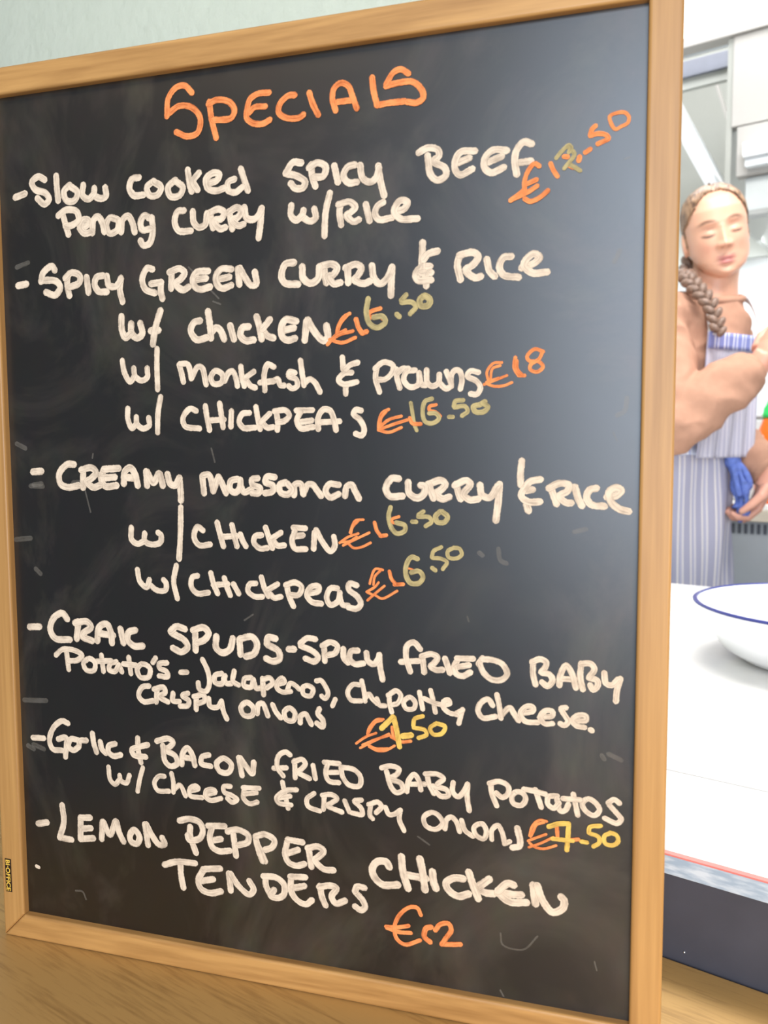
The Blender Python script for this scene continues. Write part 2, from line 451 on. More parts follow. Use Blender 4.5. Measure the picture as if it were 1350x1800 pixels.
 ('O', 'orange handwritten price reading €18', """
O15 3359,3770 3311,3767 3275,3720 3283,3670
O15 3350,3753 3307,3738 3295,3675
O15 3259,3650 3321,3672 3388,3697
O15 3273,3663 3341,3684
O15 3273,3654 3312,3639 3369,3640 3417,3657
O21 3435,3795 3430,3739 3454,3696
O21 3454,3696 3487,3694
O21 3442,3776 3445,3730 3473,3696
O20 3589,3823 3542,3838 3500,3798 3515,3774 3566,3768 3589,3739 3557,3712 3518,3727 3521,3753 3566,3782 3586,3823"""),
 ('W', 'white handwritten line reading W/ CHICKPEAS under the monkfish', """
W37 932,3551 930,3486 959,3426 991,3452
W37 993,3496 997,3452 1040,3422 1086,3441 1085,3489
W36 1175,3622 1154,3526 1147,3397
W36 1426,3530 1385,3544 1332,3486 1346,3435 1447,3418
W36 1492,3558 1502,3489 1518,3409
W36 1508,3468 1619,3472
W36 1592,3572 1603,3498 1613,3426
W36 1673,3523 1667,3429
W35 1794,3511 1748,3506 1724,3460 1752,3420 1832,3420
W35 1840,3546 1850,3484 1866,3411
W35 1930,3504 1872,3453
W35 1878,3448 1917,3419 1951,3423
W35 1975,3518 1985,3451 1981,3405
W35 1964,3519 2037,3523 2062,3492 2030,3459 1985,3451
W34 2213,3522 2109,3521
W35 2207,3459 2130,3450
W35 2136,3511 2111,3460 2135,3414 2217,3420
W35 2250,3408 2251,3479 2284,3524 2327,3516 2353,3457 2364,3401
W34 2272,3448 2386,3452
W34 2522,3514 2490,3519 2476,3494 2516,3459 2542,3399 2526,3367 2489,3377"""),
 ('O', 'orange and olive handwritten price reading €16.50 after chickpeas, above the creamy line', """
O18 2694,3518 2653,3497 2634,3447 2631,3398
O18 2679,3506 2647,3467 2642,3417
O18 2631,3408 2694,3457 2771,3477
O18 2642,3403 2725,3431 2807,3455
O18 2631,3398 2694,3384 2771,3411
O22 2822,3465 2838,3435 2888,3430
Y23 2828,3553 2838,3494 2848,3435 2863,3394
Y25 2954,3575 2914,3561 2899,3503 2914,3444 2959,3434 2997,3462 2979,3490 2939,3492
O19 2979,3540 2941,3531 2939,3510 2979,3497 3004,3474
Y25 3057,3469 3077,3469
Y25 3138,3563 3093,3558 3084,3531
Y25 3089,3524 3148,3528 3165,3501 3133,3475
Y29 3264,3552 3235,3536 3198,3527 3208,3498 3255,3495 3282,3521 3250,3545"""),
 ('W', 'white handwritten line reading - CREAMY massaman CURRY & RICE', """
W45 181,3138 248,3143
W44 507,3189 456,3189 391,3129 397,3060 457,3036 538,3049
W44 578,3155 573,3037
W44 563,3154 643,3167 677,3137 633,3093 603,3075 652,3038 703,3051
W44 848,3165 738,3158
W44 818,3107 726,3100
W44 735,3149 714,3100 742,3048 830,3052
W44 886,3065 896,3144 939,3168 972,3126 990,3054
W44 916,3105 978,3102
W43 1059,3054 1055,3144
W43 1062,3142 1107,3073 1150,3133 1175,3055
W43 1211,3127 1229,3068 1262,3056 1297,3104
W43 1295,3104 1302,3039 1304,2961
W40 1460,3116 1470,3010
W40 1466,3122 1506,3126 1536,3026
W40 1536,3023 1571,3111
W40 1574,3113 1596,3076 1624,3012
W40 1706,3100 1660,3088 1653,3036 1691,3016 1724,3054 1725,3095
W40 1724,3065 1749,3019 1800,3037
W39 1843,3107 1805,3099 1809,3066 1859,3046 1850,3015 1806,3014
W39 1958,3114 1908,3117 1895,3084 1945,3062 1944,3027 1894,3015
W39 2032,3082 1991,3066 1996,3022 2043,3008 2072,3040 2044,3074
W39 2086,3006 2093,3069 2130,3075 2148,3012
W39 2148,3018 2179,3070 2209,3070 2233,3042 2263,3003
W38 2377,3071 2317,3074 2293,3031 2323,2994 2376,3015
W38 2418,3005 2430,3061 2460,3072 2483,3033 2506,2989
W40 2753,3111 2711,3111 2675,3053 2699,3007 2776,3008
W40 2812,3089 2818,3026 2865,2998 2906,3021 2912,3067 2888,3072
W40 2935,3079 2964,2999
W40 2929,3078 3010,3102 3034,3079 2999,3040 2976,3028 3016,2994 3057,3006
W39 3097,3080 3125,2996
W39 3091,3074 3159,3103 3182,3081 3148,3036 3142,3019 3182,2991 3228,2997
W39 3238,3076 3250,3020 3295,3006 3339,3071
W39 3350,3082 3345,2993 3331,2876
W38 3476,3215 3469,3138 3471,3083
W38 3580,3112 3526,3100 3493,3062 3474,3017 3516,2985 3579,2986
W38 3537,3054 3485,3045
W39 3505,2968 3516,2935
W38 3639,3069 3656,3020 3672,2976
W38 3629,3063 3687,3091 3740,3080 3730,3048 3688,3020 3726,2983 3752,2983
W38 3772,3070 3789,3011 3810,2968
W38 3887,3066 3851,3055 3836,3011 3863,2974 3931,2966
W38 3945,3018 3992,3024 4020,3056 3991,3069 3955,3045 3966,2992 4013,2952 4060,2940"""),
 ('W', 'white handwritten line reading W/CHICKEN with a very long slash', """
W38 932,2776 932,2698 975,2671 1026,2690
W38 1031,2740 1030,2690 1088,2669 1147,2688 1152,2732 1132,2748
W37 1301,2916 1295,2763 1280,2582
W37 1455,2772 1417,2793 1391,2727 1426,2676 1504,2682
W37 1558,2823 1577,2749 1599,2674
W37 1582,2733 1694,2741
W36 1661,2810 1677,2740 1693,2677
W36 1718,2752 1735,2710 1755,2679
W36 1863,2751 1822,2744 1810,2707 1850,2668 1901,2672
W36 1892,2799 1914,2736 1936,2673
W36 1994,2770 1931,2731
W36 1942,2721 1970,2690 2015,2692
W35 2157,2802 2079,2804
W36 2140,2758 2078,2748
W36 2088,2783 2069,2719 2088,2675 2158,2673
W35 2211,2677 2218,2776
W35 2229,2792 2267,2725 2321,2665 2349,2696 2344,2753"""),
 ('O', 'orange and olive handwritten price reading €16.50 after the long-slashed chicken', """
O15 2533,2863 2480,2854 2447,2782
O15 2506,2860 2463,2813 2454,2777
O15 2381,2718 2436,2756 2500,2778
O15 2403,2703 2479,2741 2570,2785
O15 2387,2723 2446,2730 2490,2757
O15 2435,2715 2468,2690 2521,2697 2577,2724
O22 2602,2846 2618,2796 2644,2766
O22 2638,2766 2675,2772
Y28 2702,2939 2691,2889 2707,2818 2743,2784 2790,2802 2790,2833 2738,2849
O17 2754,2885 2712,2869 2714,2851 2775,2837 2797,2813
Y25 2835,2857 2859,2857
Y25 2903,2918 2873,2897
Y25 2873,2887 2939,2884 2952,2859 2918,2833
Y30 3005,2920 2977,2892 2987,2859 3030,2858 3048,2891 3015,2919"""),
 ('W', 'white handwritten line reading w/CHICKpeas, lowest of the three curries', """
W37 969,2499 986,2421 1035,2386 1056,2435
W37 1049,2412 1110,2370 1173,2373 1180,2418 1162,2439
W36 1258,2537 1236,2431 1260,2322
W36 1409,2477 1372,2465 1364,2404 1406,2362 1484,2371
W36 1505,2497 1522,2433 1550,2369
W36 1522,2422 1623,2432
W36 1600,2469 1617,2415 1639,2362
W36 1664,2433 1699,2375
W35 1817,2445 1776,2438 1763,2395 1809,2361 1861,2362
W35 1858,2485 1874,2426 1902,2369
W35 1966,2446 1897,2406
W35 1908,2391 1942,2360 1988,2368
W35 2029,2444 2045,2370 2072,2313
W35 2023,2444 2085,2462 2128,2436 2107,2386 2056,2382
W35 2174,2396 2239,2416 2242,2445 2192,2440 2163,2387 2196,2346 2257,2338
W34 2362,2438 2319,2436 2293,2377 2318,2333 2367,2360 2379,2412
W34 2378,2397 2394,2340 2432,2335
W35 2487,2462 2444,2472 2435,2436 2492,2392 2513,2349 2486,2319 2434,2324"""),
 ('O', 'orange and olive handwritten price reading €16.50 after the lowest chickpeas', """
O15 2653,2563 2606,2566 2579,2509 2571,2476
O15 2637,2557 2603,2520 2594,2471
O15 2551,2425 2605,2459 2626,2485
O15 2556,2374 2605,2418 2663,2466
O15 2557,2421 2594,2407
O15 2605,2407 2647,2389 2742,2439
O22 2695,2555 2706,2514 2732,2480
O22 2726,2477 2779,2482
Y29 2867,2637 2831,2646 2800,2599 2797,2538 2825,2491 2877,2493 2901,2532 2877,2564 2831,2555
O11 2784,2578 2826,2575 2898,2547
Y26 2957,2585 2975,2573
Y23 3010,2711 2964,2685 2954,2650
Y23 2959,2645 3010,2642 3045,2623 3020,2582
Y23 3085,2709 3050,2688 3055,2653 3100,2647 3133,2671 3120,2705 3085,2710"""),
 ('W', 'white handwritten line reading - CRAIK SPUDS - SPICY FRIED BABY', """
W46 105,2067 183,2074
W45 411,2140 375,2177 306,2144 272,2062 308,2001 427,1998
W45 499,2126 483,2009
W45 474,2117 566,2130 598,2096 538,2049 528,2027 602,2002
W45 644,2005 664,2100 722,2122 752,2069 758,1998
W45 662,2056 768,2048
W44 826,2095 847,2003
W44 939,2094 890,2077 880,2027 927,1987 991,1991
W43 1308,2123 1247,2136 1204,2103
W43 1211,2092 1306,2047 1325,2006 1281,1971 1219,1992
W43 1384,2121 1384,1989
W43 1369,2120 1446,2141 1480,2106 1451,2063 1397,2038
W43 1535,2088 1533,2013 1577,1985 1630,2012 1651,2082
W42 1698,2078 1704,1983
W42 1706,2085 1787,2101 1820,2059 1800,1996 1743,1972
W42 1946,2100 1896,2104 1888,2063
W42 1895,2057 1966,2021 1973,1974 1929,1954 1883,1968
W42 2038,2039 2071,2041
W36 2215,2113 2161,2117 2115,2081
W37 2118,2064 2198,2036 2232,2003 2208,1973 2149,1987
W36 2272,2076 2276,1981
W36 2262,2075 2315,2101 2359,2080 2345,2036 2298,2019
W36 2398,2064 2402,2005 2428,1981
W36 2491,2060 2449,2053 2439,2007 2470,1976 2526,1983
W36 2547,2049 2557,2000 2593,1983 2623,2020 2629,2043
W36 2629,2040 2633,1971 2648,1893
W35 2883,2096 2844,2133 2804,2112 2796,2042 2822,1955
W35 2764,2010 2873,2023
W35 2898,2049 2908,1957
W35 2893,2053 2952,2070 2989,2053 2962,2009 2947,1996 2981,1977 3020,1980
W35 3035,2048 3064,1964
W34 3201,2058 3106,2054
W34 3177,2018 3106,2002
W35 3106,2037 3088,1998 3103,1960 3139,1950 3185,1976
W34 3234,2030 3258,2065
W34 3242,2028 3263,1982 3310,1944 3366,1944 3402,1982 3375,2037 3319,2059 3258,2060
W34 3550,2064 3551,1994 3565,1934
W34 3545,2064 3591,2083 3625,2066 3614,2028 3596,2006 3641,1999 3662,1965 3633,1929 3603,1949
W34 3700,1940 3704,1996 3735,2057 3766,2019 3792,1933
W33 3713,1978 3785,1979
W33 3819,2069 3815,1995 3830,1927
W33 3819,2074 3871,2076 3892,2047 3864,1999
W33 3864,1994 3908,1982 3911,1952 3887,1929 3871,1953
W33 3946,2028 3956,1971 3987,1962 4021,1997
W33 4033,2002 4017,1937 4012,1873"""),
 ('W', "white handwritten line reading Potato's - Jalapenos, chipotle, cheese.", """
W37 312,1885 365,1926 466,1925 520,1895 480,1859 412,1851
W37 398,1906 410,1792
W36 581,1878 530,1842 553,1796 611,1800 621,1851 581,1878
W36 673,1906 685,1798
W36 630,1862 746,1875
W36 786,1870 740,1853 730,1812 776,1805 805,1850
W36 805,1850 828,1806
W36 884,1906 897,1799
W36 843,1860 939,1857
W36 987,1870 946,1832 969,1779 1033,1788 1042,1846 987,1870
W35 1087,1916 1067,1886
W35 1170,1890 1114,1879 1117,1851 1168,1831 1175,1799 1112,1798
W35 1272,1834 1316,1838
W35 1433,1930 1469,1856 1479,1773 1451,1722 1405,1733 1398,1774
W35 1567,1849 1521,1832 1520,1786 1570,1783 1592,1835
W35 1581,1816 1603,1786 1633,1788
W34 1657,1870 1648,1803 1685,1783
W34 1775,1838 1730,1827 1725,1782 1773,1776 1792,1825
W34 1792,1818 1810,1772 1839,1774
W34 1855,1837 1860,1735
W34 1855,1830 1906,1845 1924,1815 1883,1780
W31 1963,1810 2006,1828 1990,1851 1957,1825 1954,1783 1989,1762 2046,1770
W31 2022,1773 2042,1821 2071,1813 2103,1788
W31 2157,1815 2127,1800 2132,1758 2178,1752 2195,1797 2157,1815
W31 2219,1850 2249,1855 2275,1824 2295,1775 2274,1743 2253,1756
W30 2342,1743 2323,1701
W30 2499,1847 2458,1846 2423,1795 2444,1749 2509,1747
W30 2515,1873 2530,1804 2535,1749
W30 2535,1764 2561,1795 2581,1768 2612,1741
W30 2612,1769 2627,1732 2662,1730
W30 2688,1797 2693,1738 2705,1694
W30 2683,1797 2734,1829 2762,1803 2743,1754 2708,1739
W30 2819,1796 2780,1765 2795,1725 2843,1729 2851,1769 2819,1796
W29 2878,1832 2898,1731
W29 2947,1848 2962,1790 2976,1718
W29 2908,1796 2962,1776 3020,1766
W29 3020,1766 3064,1780 3054,1801 3025,1786 3022,1755 3059,1723 3108,1715
W29 3141,1749 3118,1663
W29 3103,1723 3141,1747
W32 3318,1790 3292,1824 3250,1799 3233,1749 3260,1710 3335,1724
W31 3344,1854 3358,1789 3368,1718
W32 3368,1732 3419,1784 3442,1753 3470,1713
W31 3484,1757 3553,1777 3552,1799 3516,1800 3481,1757 3507,1713 3581,1711
W31 3591,1743 3662,1759 3662,1785 3621,1783 3594,1743 3617,1709 3663,1712
W31 3738,1812 3711,1805 3734,1765 3752,1734 3730,1707 3708,1716
W31 3770,1740 3850,1749 3849,1773 3810,1775 3774,1741 3797,1713 3842,1707
W31 3877,1696 3883,1691"""),
 ('W', 'white handwritten line reading crispy onions, ending under the jalapenos', """
W36 1031,1724 982,1713 952,1653 987,1616 1059,1626
W36 1094,1715 1083,1621
W36 1070,1706 1141,1723 1153,1691 1108,1659 1170,1629
W35 1211,1689 1209,1639 1256,1639
W35 1320,1698 1280,1680 1326,1649 1317,1616 1263,1608
W35 1381,1682 1379,1597
W35 1365,1680 1435,1697 1441,1661 1395,1636
W35 1472,1675 1479,1627 1532,1624 1563,1666
W35 1563,1662 1576,1600 1598,1554
W35 1742,1674 1700,1636 1721,1588 1777,1593 1786,1644 1742,1674
W34 1814,1608 1823,1667 1852,1677 1887,1600
W34 1920,1672 1943,1627 1973,1593
W34 2037,1661 2000,1635 2010,1588 2057,1582 2072,1631 2037,1661
W34 2106,1574 2112,1618 2144,1632 2165,1600 2181,1571
W34 2236,1673 2225,1642 2258,1604 2256,1560 2219,1580"""),
 ('O', 'orange and yellow handwritten price reading €7.50 under chipotle', """
O15 2652,1645 2611,1641 2559,1581 2549,1545
O15 2642,1637 2601,1620 2554,1550
O15 2476,1477 2538,1524 2605,1555
O15 2502,1451 2579,1497 2687,1558
O15 2517,1471 2600,1515 2692,1549
O15 2559,1465 2610,1445 2661,1450 2722,1487
O15 2548,1479 2600,1459 2682,1465
O20 2707,1600 2717,1541 2753,1510
O20 2702,1540 2763,1516 2823,1526
G32 2641,1589 2713,1665
G32 2718,1661 2738,1573 2753,1485
G36 2775,1552 2825,1563
G25 2898,1687 2848,1665 2840,1624
G25 2843,1611 2912,1602 2922,1576 2873,1551
G25 2981,1650 2944,1617 2964,1582 3016,1592 3035,1636 2983,1651"""),
 ('W', 'white handwritten line reading - Garlic & BACON FRIED BABY POTATOS', """
W40 97,1282 184,1286
W39 387,1411 342,1424 267,1367 233,1271 258,1217 333,1215
W40 306,1292 367,1308 359,1172
W39 464,1301 408,1302 387,1247 424,1225 470,1255
W39 470,1255 482,1296 531,1305
W39 582,1358 590,1293 610,1231
W39 642,1305 654,1255 683,1232
W39 758,1304 710,1286 705,1243 741,1218 799,1231
W38 935,1360 936,1277 955,1196
W38 1009,1322 944,1301 889,1276 902,1241 992,1238
W38 1080,1355 1171,1380 1202,1358 1169,1320 1134,1303 1216,1268 1229,1218 1180,1194 1139,1224 1125,1328
W38 1263,1216 1272,1292 1307,1331 1340,1293 1359,1220
W38 1271,1267 1353,1259
W37 1462,1299 1415,1282 1407,1237 1474,1226
W37 1569,1289 1518,1247 1541,1198 1604,1199 1625,1252 1569,1289
W37 1699,1189 1678,1303
W37 1689,1304 1733,1248 1772,1209 1784,1284
W33 2034,1359 2003,1374 1954,1341 1946,1267 1985,1217
W33 1922,1259 2007,1272
W33 2065,1322 2067,1214
W33 2059,1316 2116,1337 2138,1312 2109,1273 2089,1253 2164,1219
W32 2190,1306 2204,1223
W32 2363,1336 2265,1335
W32 2351,1279 2279,1271
W32 2287,1328 2273,1267 2295,1218 2360,1215
W32 2375,1308 2387,1253 2429,1207 2496,1211 2502,1269 2460,1309 2378,1316
W32 2640,1340 2699,1358 2750,1343 2734,1308 2690,1278 2760,1257 2775,1218 2734,1195 2701,1223 2670,1322
W31 2798,1209 2810,1280 2845,1322 2874,1287 2886,1231
W31 2822,1258 2909,1268
W31 2926,1327 2937,1271 2966,1217
W31 2914,1332 2989,1338 3026,1316 2989,1279
W31 2960,1262 3046,1247 3057,1216 3012,1205 2980,1228
W31 3085,1297 3082,1242 3114,1214 3153,1256 3169,1292
W31 3172,1298 3170,1218 3183,1138
W31 3311,1319 3316,1263 3346,1188
W31 3303,1318 3362,1336 3411,1315 3415,1274 3380,1242 3344,1264
W31 3467,1287 3436,1259 3444,1214 3489,1207 3515,1243 3503,1278 3467,1287
W31 3571,1310 3588,1260 3605,1211
W31 3505,1306 3554,1303 3628,1291
W31 3694,1288 3647,1278 3643,1234 3678,1213 3706,1247
W31 3694,1273 3715,1200 3743,1209 3759,1246
W30 3786,1309 3799,1251 3812,1189
W31 3730,1277 3823,1280
W30 3871,1292 3837,1264 3853,1222 3904,1198 3933,1234 3911,1272 3871,1292
W30 4040,1287 4012,1305 3981,1282
W30 3986,1270 4033,1221 4052,1194 4030,1168 3963,1189"""),
 ('W', 'white handwritten line reading w/ Cheese & CRISPY ONIONS', """
W34 701,1136 713,1047 748,1021 786,1061
W34 787,1087 793,1053 838,1041 863,1096
W33 968,1159 944,1086 923,993
W33 1129,1119 1087,1114 1053,1066 1077,1017 1161,1021
W33 1185,1144 1197,1082 1195,1019
W33 1203,1038 1245,1072 1285,1004
W33 1313,1039 1382,1066 1362,1080 1321,1058 1319,1010 1408,1006
W33 1429,1027 1504,1055 1484,1069 1436,1053 1435,1011 1469,994 1543,1016
W32 1612,1105 1565,1097 1567,1062 1624,1044 1660,1023 1623,1000 1590,1021
W32 1816,1116 1704,1107
W32 1796,1083 1710,1066
W32 1711,1097 1706,1035 1748,1005 1801,1022
W32 1980,1174 1992,1115 2016,1008
W32 2075,1136 1999,1121 1937,1065 1949,1036 2036,1032
W32 2030,1089 1960,1068
W31 2194,1126 2146,1084 2152,1039 2231,1016
W31 2263,1122 2256,1031
W31 2250,1121 2312,1132 2347,1112 2312,1080 2281,1058 2379,1028
W31 2398,1102 2428,1035
W31 2507,1121 2461,1108 2505,1070 2513,1030 2446,1031
W31 2567,1099 2563,1028 2579,1012
W31 2555,1098 2615,1120 2637,1096 2603,1053
W31 2663,1093 2686,1051 2722,1059 2757,1087
W30 2757,1087 2751,1028 2780,961
W30 2955,1098 2905,1062 2917,1010 2978,995 3021,1039 2995,1085 2955,1098
W30 3035,1006 3046,1065 3074,1084 3103,1061 3125,1001
W30 3137,1071 3159,1011 3204,982
W30 3260,1067 3212,1038 3223,993 3271,976 3285,1027 3260,1067
W29 3318,978 3319,1035 3355,1069 3381,1026 3394,966
W29 3394,962 3424,979
W37 3469,1066 3475,1038 3485,996 3481,959 3442,945"""),
 ('O', 'orange and yellow handwritten price reading €7.50 beside the onions at the right edge', """
O15 3638,1129 3597,1132 3556,1092 3540,1030
O15 3622,1120 3581,1102 3561,1058 3546,1026
O15 3532,998 3574,1021 3635,1051
O15 3537,960 3607,995 3676,1039
O15 3541,986 3574,965 3624,963 3693,992
O21 3696,1102 3701,1042
O21 3754,1032 3818,1045
G28 3651,1100 3704,1123 3761,1132
G27 3762,1128 3759,1050 3754,974
G24 3672,1030 3786,1032
G24 3836,1035 3866,1033
G24 3940,1142 3881,1126 3875,1093
G24 3882,1088 3930,1073 3934,1040 3903,1014
G24 3996,1105 3963,1084 3967,1041 4009,1035 4038,1062 4028,1097 3994,1107"""),
 ('W', 'white handwritten line reading - LEMON PEPPER', """
W45 112,662 183,680
W44 315,819 324,701 287,587
W44 287,583 381,581
W43 538,759 463,749
W44 463,749 457,597
W44 457,597 559,615
W44 467,671 542,685
W43 627,620 638,741
W43 645,742 695,659 745,761 769,681 800,625
W43 889,718 851,674 862,630 905,624 926,672 889,718
W43 990,627 971,766
W43 981,768 1024,697 1074,641 1116,650 1101,689
W42 1235,827 1308,848 1383,834 1406,782 1380,723 1304,705 1293,732
W42 1313,793 1311,735 1352,622
W41 1565,832 1446,819
W41 1537,741 1473,723
W41 1475,817 1456,736 1474,678 1523,657 1600,671
W41 1587,799 1654,820 1733,794 1732,749 1665,718
W41 1628,783 1644,644
W40 1786,786 1803,711 1833,634
W40 1797,746 1851,635
W40 1786,792 1855,815 1918,783 1903,737 1853,712
W40 2111,797 2012,801
W40 2080,743 2001,706
W40 2008,786 1991,702 2018,649 2073,637 2122,656
W40 2153,765 2170,645
W40 2147,764 2219,783 2255,759 2219,716 2194,693 2254,642 2319,643"""),
 ('W', 'wide-stroked white handwritten word CHICKEN at the lower right', """
W45 2685,718 2666,746 2612,742 2576,692 2591,636 2643,598 2739,611
W45 2763,794 2774,693 2805,599
W45 2784,684 2917,677
W45 2880,796 2896,722 2912,607
W45 2959,726 2964,668 2980,626
W44 3146,711 3090,706 3043,667 3061,624 3116,597 3180,621
W44 3182,756 3203,693 3239,602
W44 3304,729 3238,672
W44 3244,657 3284,642 3330,644
W44 3449,715 3415,720 3357,664
W44 3357,659 3445,657 3494,662
W44 3357,652 3425,609 3524,620
W43 3563,732 3578,621
W43 3587,732 3622,643 3676,585 3734,617 3743,664 3726,685"""),
 ('W', 'white handwritten line reading TENDERS', """
W42 1113,505 1205,539 1342,548
W42 1232,534 1236,449 1251,367
W41 1526,538 1403,516
W42 1473,457 1387,432
W42 1402,510 1364,431 1386,376 1451,359 1529,383
W41 1590,513 1601,400
W41 1603,513 1659,439 1734,393 1766,431 1736,484
W41 1850,533 1855,469 1891,405
W41 1837,531 1924,536 1979,499 1978,430 1934,400 1887,408 1910,451
W40 2127,568 2025,557
W40 2120,509 2040,482
W40 2029,542 2030,460 2070,407 2130,389 2171,422
W40 2228,525 2240,457 2263,404
W40 2222,518 2300,539 2339,528 2305,467 2335,427 2394,455
W39 2523,558 2477,560 2461,526
W39 2465,520 2511,476 2526,434 2499,409 2462,428"""),
 ('O', 'orange handwritten price reading €12 at the bottom', """
O25 2885,441 2864,481 2816,479 2751,420 2718,338 2731,264 2783,234 2880,278
O25 2664,329 2740,338 2807,358
O25 2669,322 2751,308 2821,315
O32 2949,374 2919,361 2908,305 2943,278
O29 2977,359 3007,400 3059,414 3075,376 3049,329 3017,277
O29 3017,275 3132,295"""),
 ('F', 'faint half-wiped chalk marks left from older writing', """
F30 500,3069 567,3070
F31 183,3051 247,3059
F31 159,3043 256,3040
F32 21,2673 143,2685
F32 175,2474 211,2444
F33 38,1546 218,1557
F33 100,1234 184,1210
F31 57,3329 125,3298
F24 3991,4346 3963,4288
F25 4041,3557 4030,3489 3992,3465
F26 3978,1565 4046,1536
F26 3941,1552 3953,1533
F27 3237,2684 3254,2671
F26 3346,2710 3359,2645 3392,2629
F26 3773,2820 3834,2837
F30 114,4502 205,4526
F33 52,1221 98,1201
F11 1735,2205 1795,2245
F10 3297,1956 3324,1944
F10 3168,2306 3175,2279
F10 1397,4421 1601,4218
F10 1561,4203 1612,4183
F11 1528,3293 1550,3207
F11 658,3259 653,3232
F11 3374,405 3388,336 3510,329 3592,424
F10 3919,325 3932,275
F11 3376,48 3394,16
F9 4006,4819 4035,4828
F9 3972,3373 3994,3326
F11 2868,935 2939,894
F11 587,3025 626,2873
W25 83,347 102,341
F13 403,215 459,216 485,166"""),
]

# ============================================================ SETTING
ZF = -0.74; ZC = 1.78
f = box('floor', -1.9, 2.4, -3.4, 2.85, ZF-.05, ZF, plain('grey_vinyl_floor', (.30, .30, .30), .5, scale=8)); kplace(f); tag(f, kind='structure')
M_wall = plain('white_wall_paint', (.84, .87, .88), .5, noise_amt=.02, scale=4)
w_ = box('wall_back', -1.9, 2.4, 2.75, 2.85, ZF, ZC, M_wall); kplace(w_); tag(w_, kind='structure')
w_ = box('wall_left', -2.0, -1.9, 0.4, 2.85, ZF, ZC, M_wall); kplace(w_); tag(w_, kind='structure')
w_ = box('wall_right', 2.4, 2.5, 0.4, 2.85, ZF, ZC, M_wall); kplace(w_); tag(w_, kind='structure')
w_ = box('ceiling', -2.0, 2.5, -0.1, 2.85, ZC, ZC+.06, plain('white_ceiling', (.88, .88, .86), .6, noise_amt=.02)); kplace(w_); tag(w_, kind='structure')

# ------------------------------------------------------------ oak ledge the board stands on
ZL = -0.0178
led = kempty('wooden_ledge')
tag(led, 'light oak ledge the chalkboard stands on, in front of the black counter panel', 'counter')
o = box('ledge_top', -1.5, 1.70, -0.42, -0.0005, ZL-.035, ZL, M_ledge, led, .002)
o = box('ledge_panel', -1.5, 1.70, -0.38, -0.02, ZF, ZL-.0355, M_black, led)

# ------------------------------------------------------------ kitchen counter
kc = kempty('kitchen_counter')
tag(kc, 'white kitchen worktop with black front panel rising behind the oak ledge', 'counter')
box('front_panel', -1.5, 1.70, 0.0005, 0.018, ZF, 0.0410, M_black, kc)
mm, nt, b = new_mat('mottled_edge_strip')
b.inputs['Roughness'].default_value = .3
tc = node(nt, 'ShaderNodeTexCoord'); mp = node(nt, 'ShaderNodeMapping'); mp.inputs['Scale'].default_value = (60, 60, 260)
nz = node(nt, 'ShaderNodeTexNoise'); nz.inputs['Scale'].default_value = 1; nz.inputs['Detail'].default_value = 4
nt.links.new(tc.outputs['Object'], mp.inputs[0]); nt.links.new(mp.outputs[0], nz.inputs['Vector'])
cr = node(nt, 'ShaderNodeValToRGB'); cr.color_ramp.elements[0].position = .4; cr.color_ramp.elements[1].position = .66
cr.color_ramp.elements[0].color = (.38, .50, .62, 1); cr.color_ramp.elements[1].color = (.68, .78, .86, 1)
nt.links.new(nz.outputs['Fac'], cr.inputs[0]); nt.links.new(cr.outputs[0], b.inputs['Base Color'])
o = box('edge_strip', -1.5, 1.70, -0.0015, 0.020, 0.0412, 0.0543, mm, kc, .0006); o['label'] = 'mottled pale blue edge strip'
o = box('edge_trim', -1.5, 1.70, -0.0018, 0.003, 0.0544, 0.0556, M_red, kc); o['label'] = 'thin red line along the worktop edge'
box('worktop_panel', -1.5, 1.70, 0.0032, 0.1440, 0.030, 0.0555, M_white, kc, .0004)
box('worktop_panel', -1.5, 1.70, 0.1468, 1.100, 0.030, 0.0555, M_white, kc, .0004)
box('cabinet_body', -1.5, 1.70, 0.03, 1.06, ZF+.1, 0.0295, M_steel, kc)
bm = bmesh.new(); bmesh.ops.create_uvsphere(bm, u_segments=8, v_segments=6, radius=.0008, matrix=Matrix.Translation((.014, .0002, -.0105)))
bm_obj('screw', bm, M_steel, kc)

# ------------------------------------------------------------ textured glass screen on the counter
gs = kempty('glass_screen')
tag(gs, 'pale green textured glass screen standing behind the top of the chalkboard', 'screen')
m, nt, b = new_mat('hammered_glass')
b.inputs['Base Color'].default_value = (.80, .86, .80, 1); b.inputs['Roughness'].default_value = .22
b.inputs['Specular IOR Level'].default_value = .8
tc = node(nt, 'ShaderNodeTexCoord'); v1 = node(nt, 'ShaderNodeTexNoise'); v1.inputs['Scale'].default_value = 75; v1.inputs['Detail'].default_value = 3
v2 = node(nt, 'ShaderNodeTexNoise'); v2.inputs['Scale'].default_value = 14; v2.inputs['Detail'].default_value = 3
nt.links.new(tc.outputs['Object'], v1.inputs[0]); nt.links.new(tc.outputs['Object'], v2.inputs[0])
ad = node(nt, 'ShaderNodeMath', operation='MULTIPLY_ADD'); ad.inputs[1].default_value = 3.0
nt.links.new(v2.outputs['Fac'], ad.inputs[0]); nt.links.new(v1.outputs['Fac'], ad.inputs[2])
bp = node(nt, 'ShaderNodeBump'); bp.inputs['Strength'].default_value = .8; bp.inputs['Distance'].default_value = .003
nt.links.new(ad.outputs[0], bp.inputs['Height']); nt.links.new(bp.outputs['Normal'], b.inputs['Normal'])
tr = node(nt, 'ShaderNodeBsdfTranslucent'); tr.inputs[0].default_value = (.70, .75, .69, 1); nt.links.new(bp.outputs['Normal'], tr.inputs['Normal'])
mx = node(nt, 'ShaderNodeMixShader'); mx.inputs[0].default_value = .5
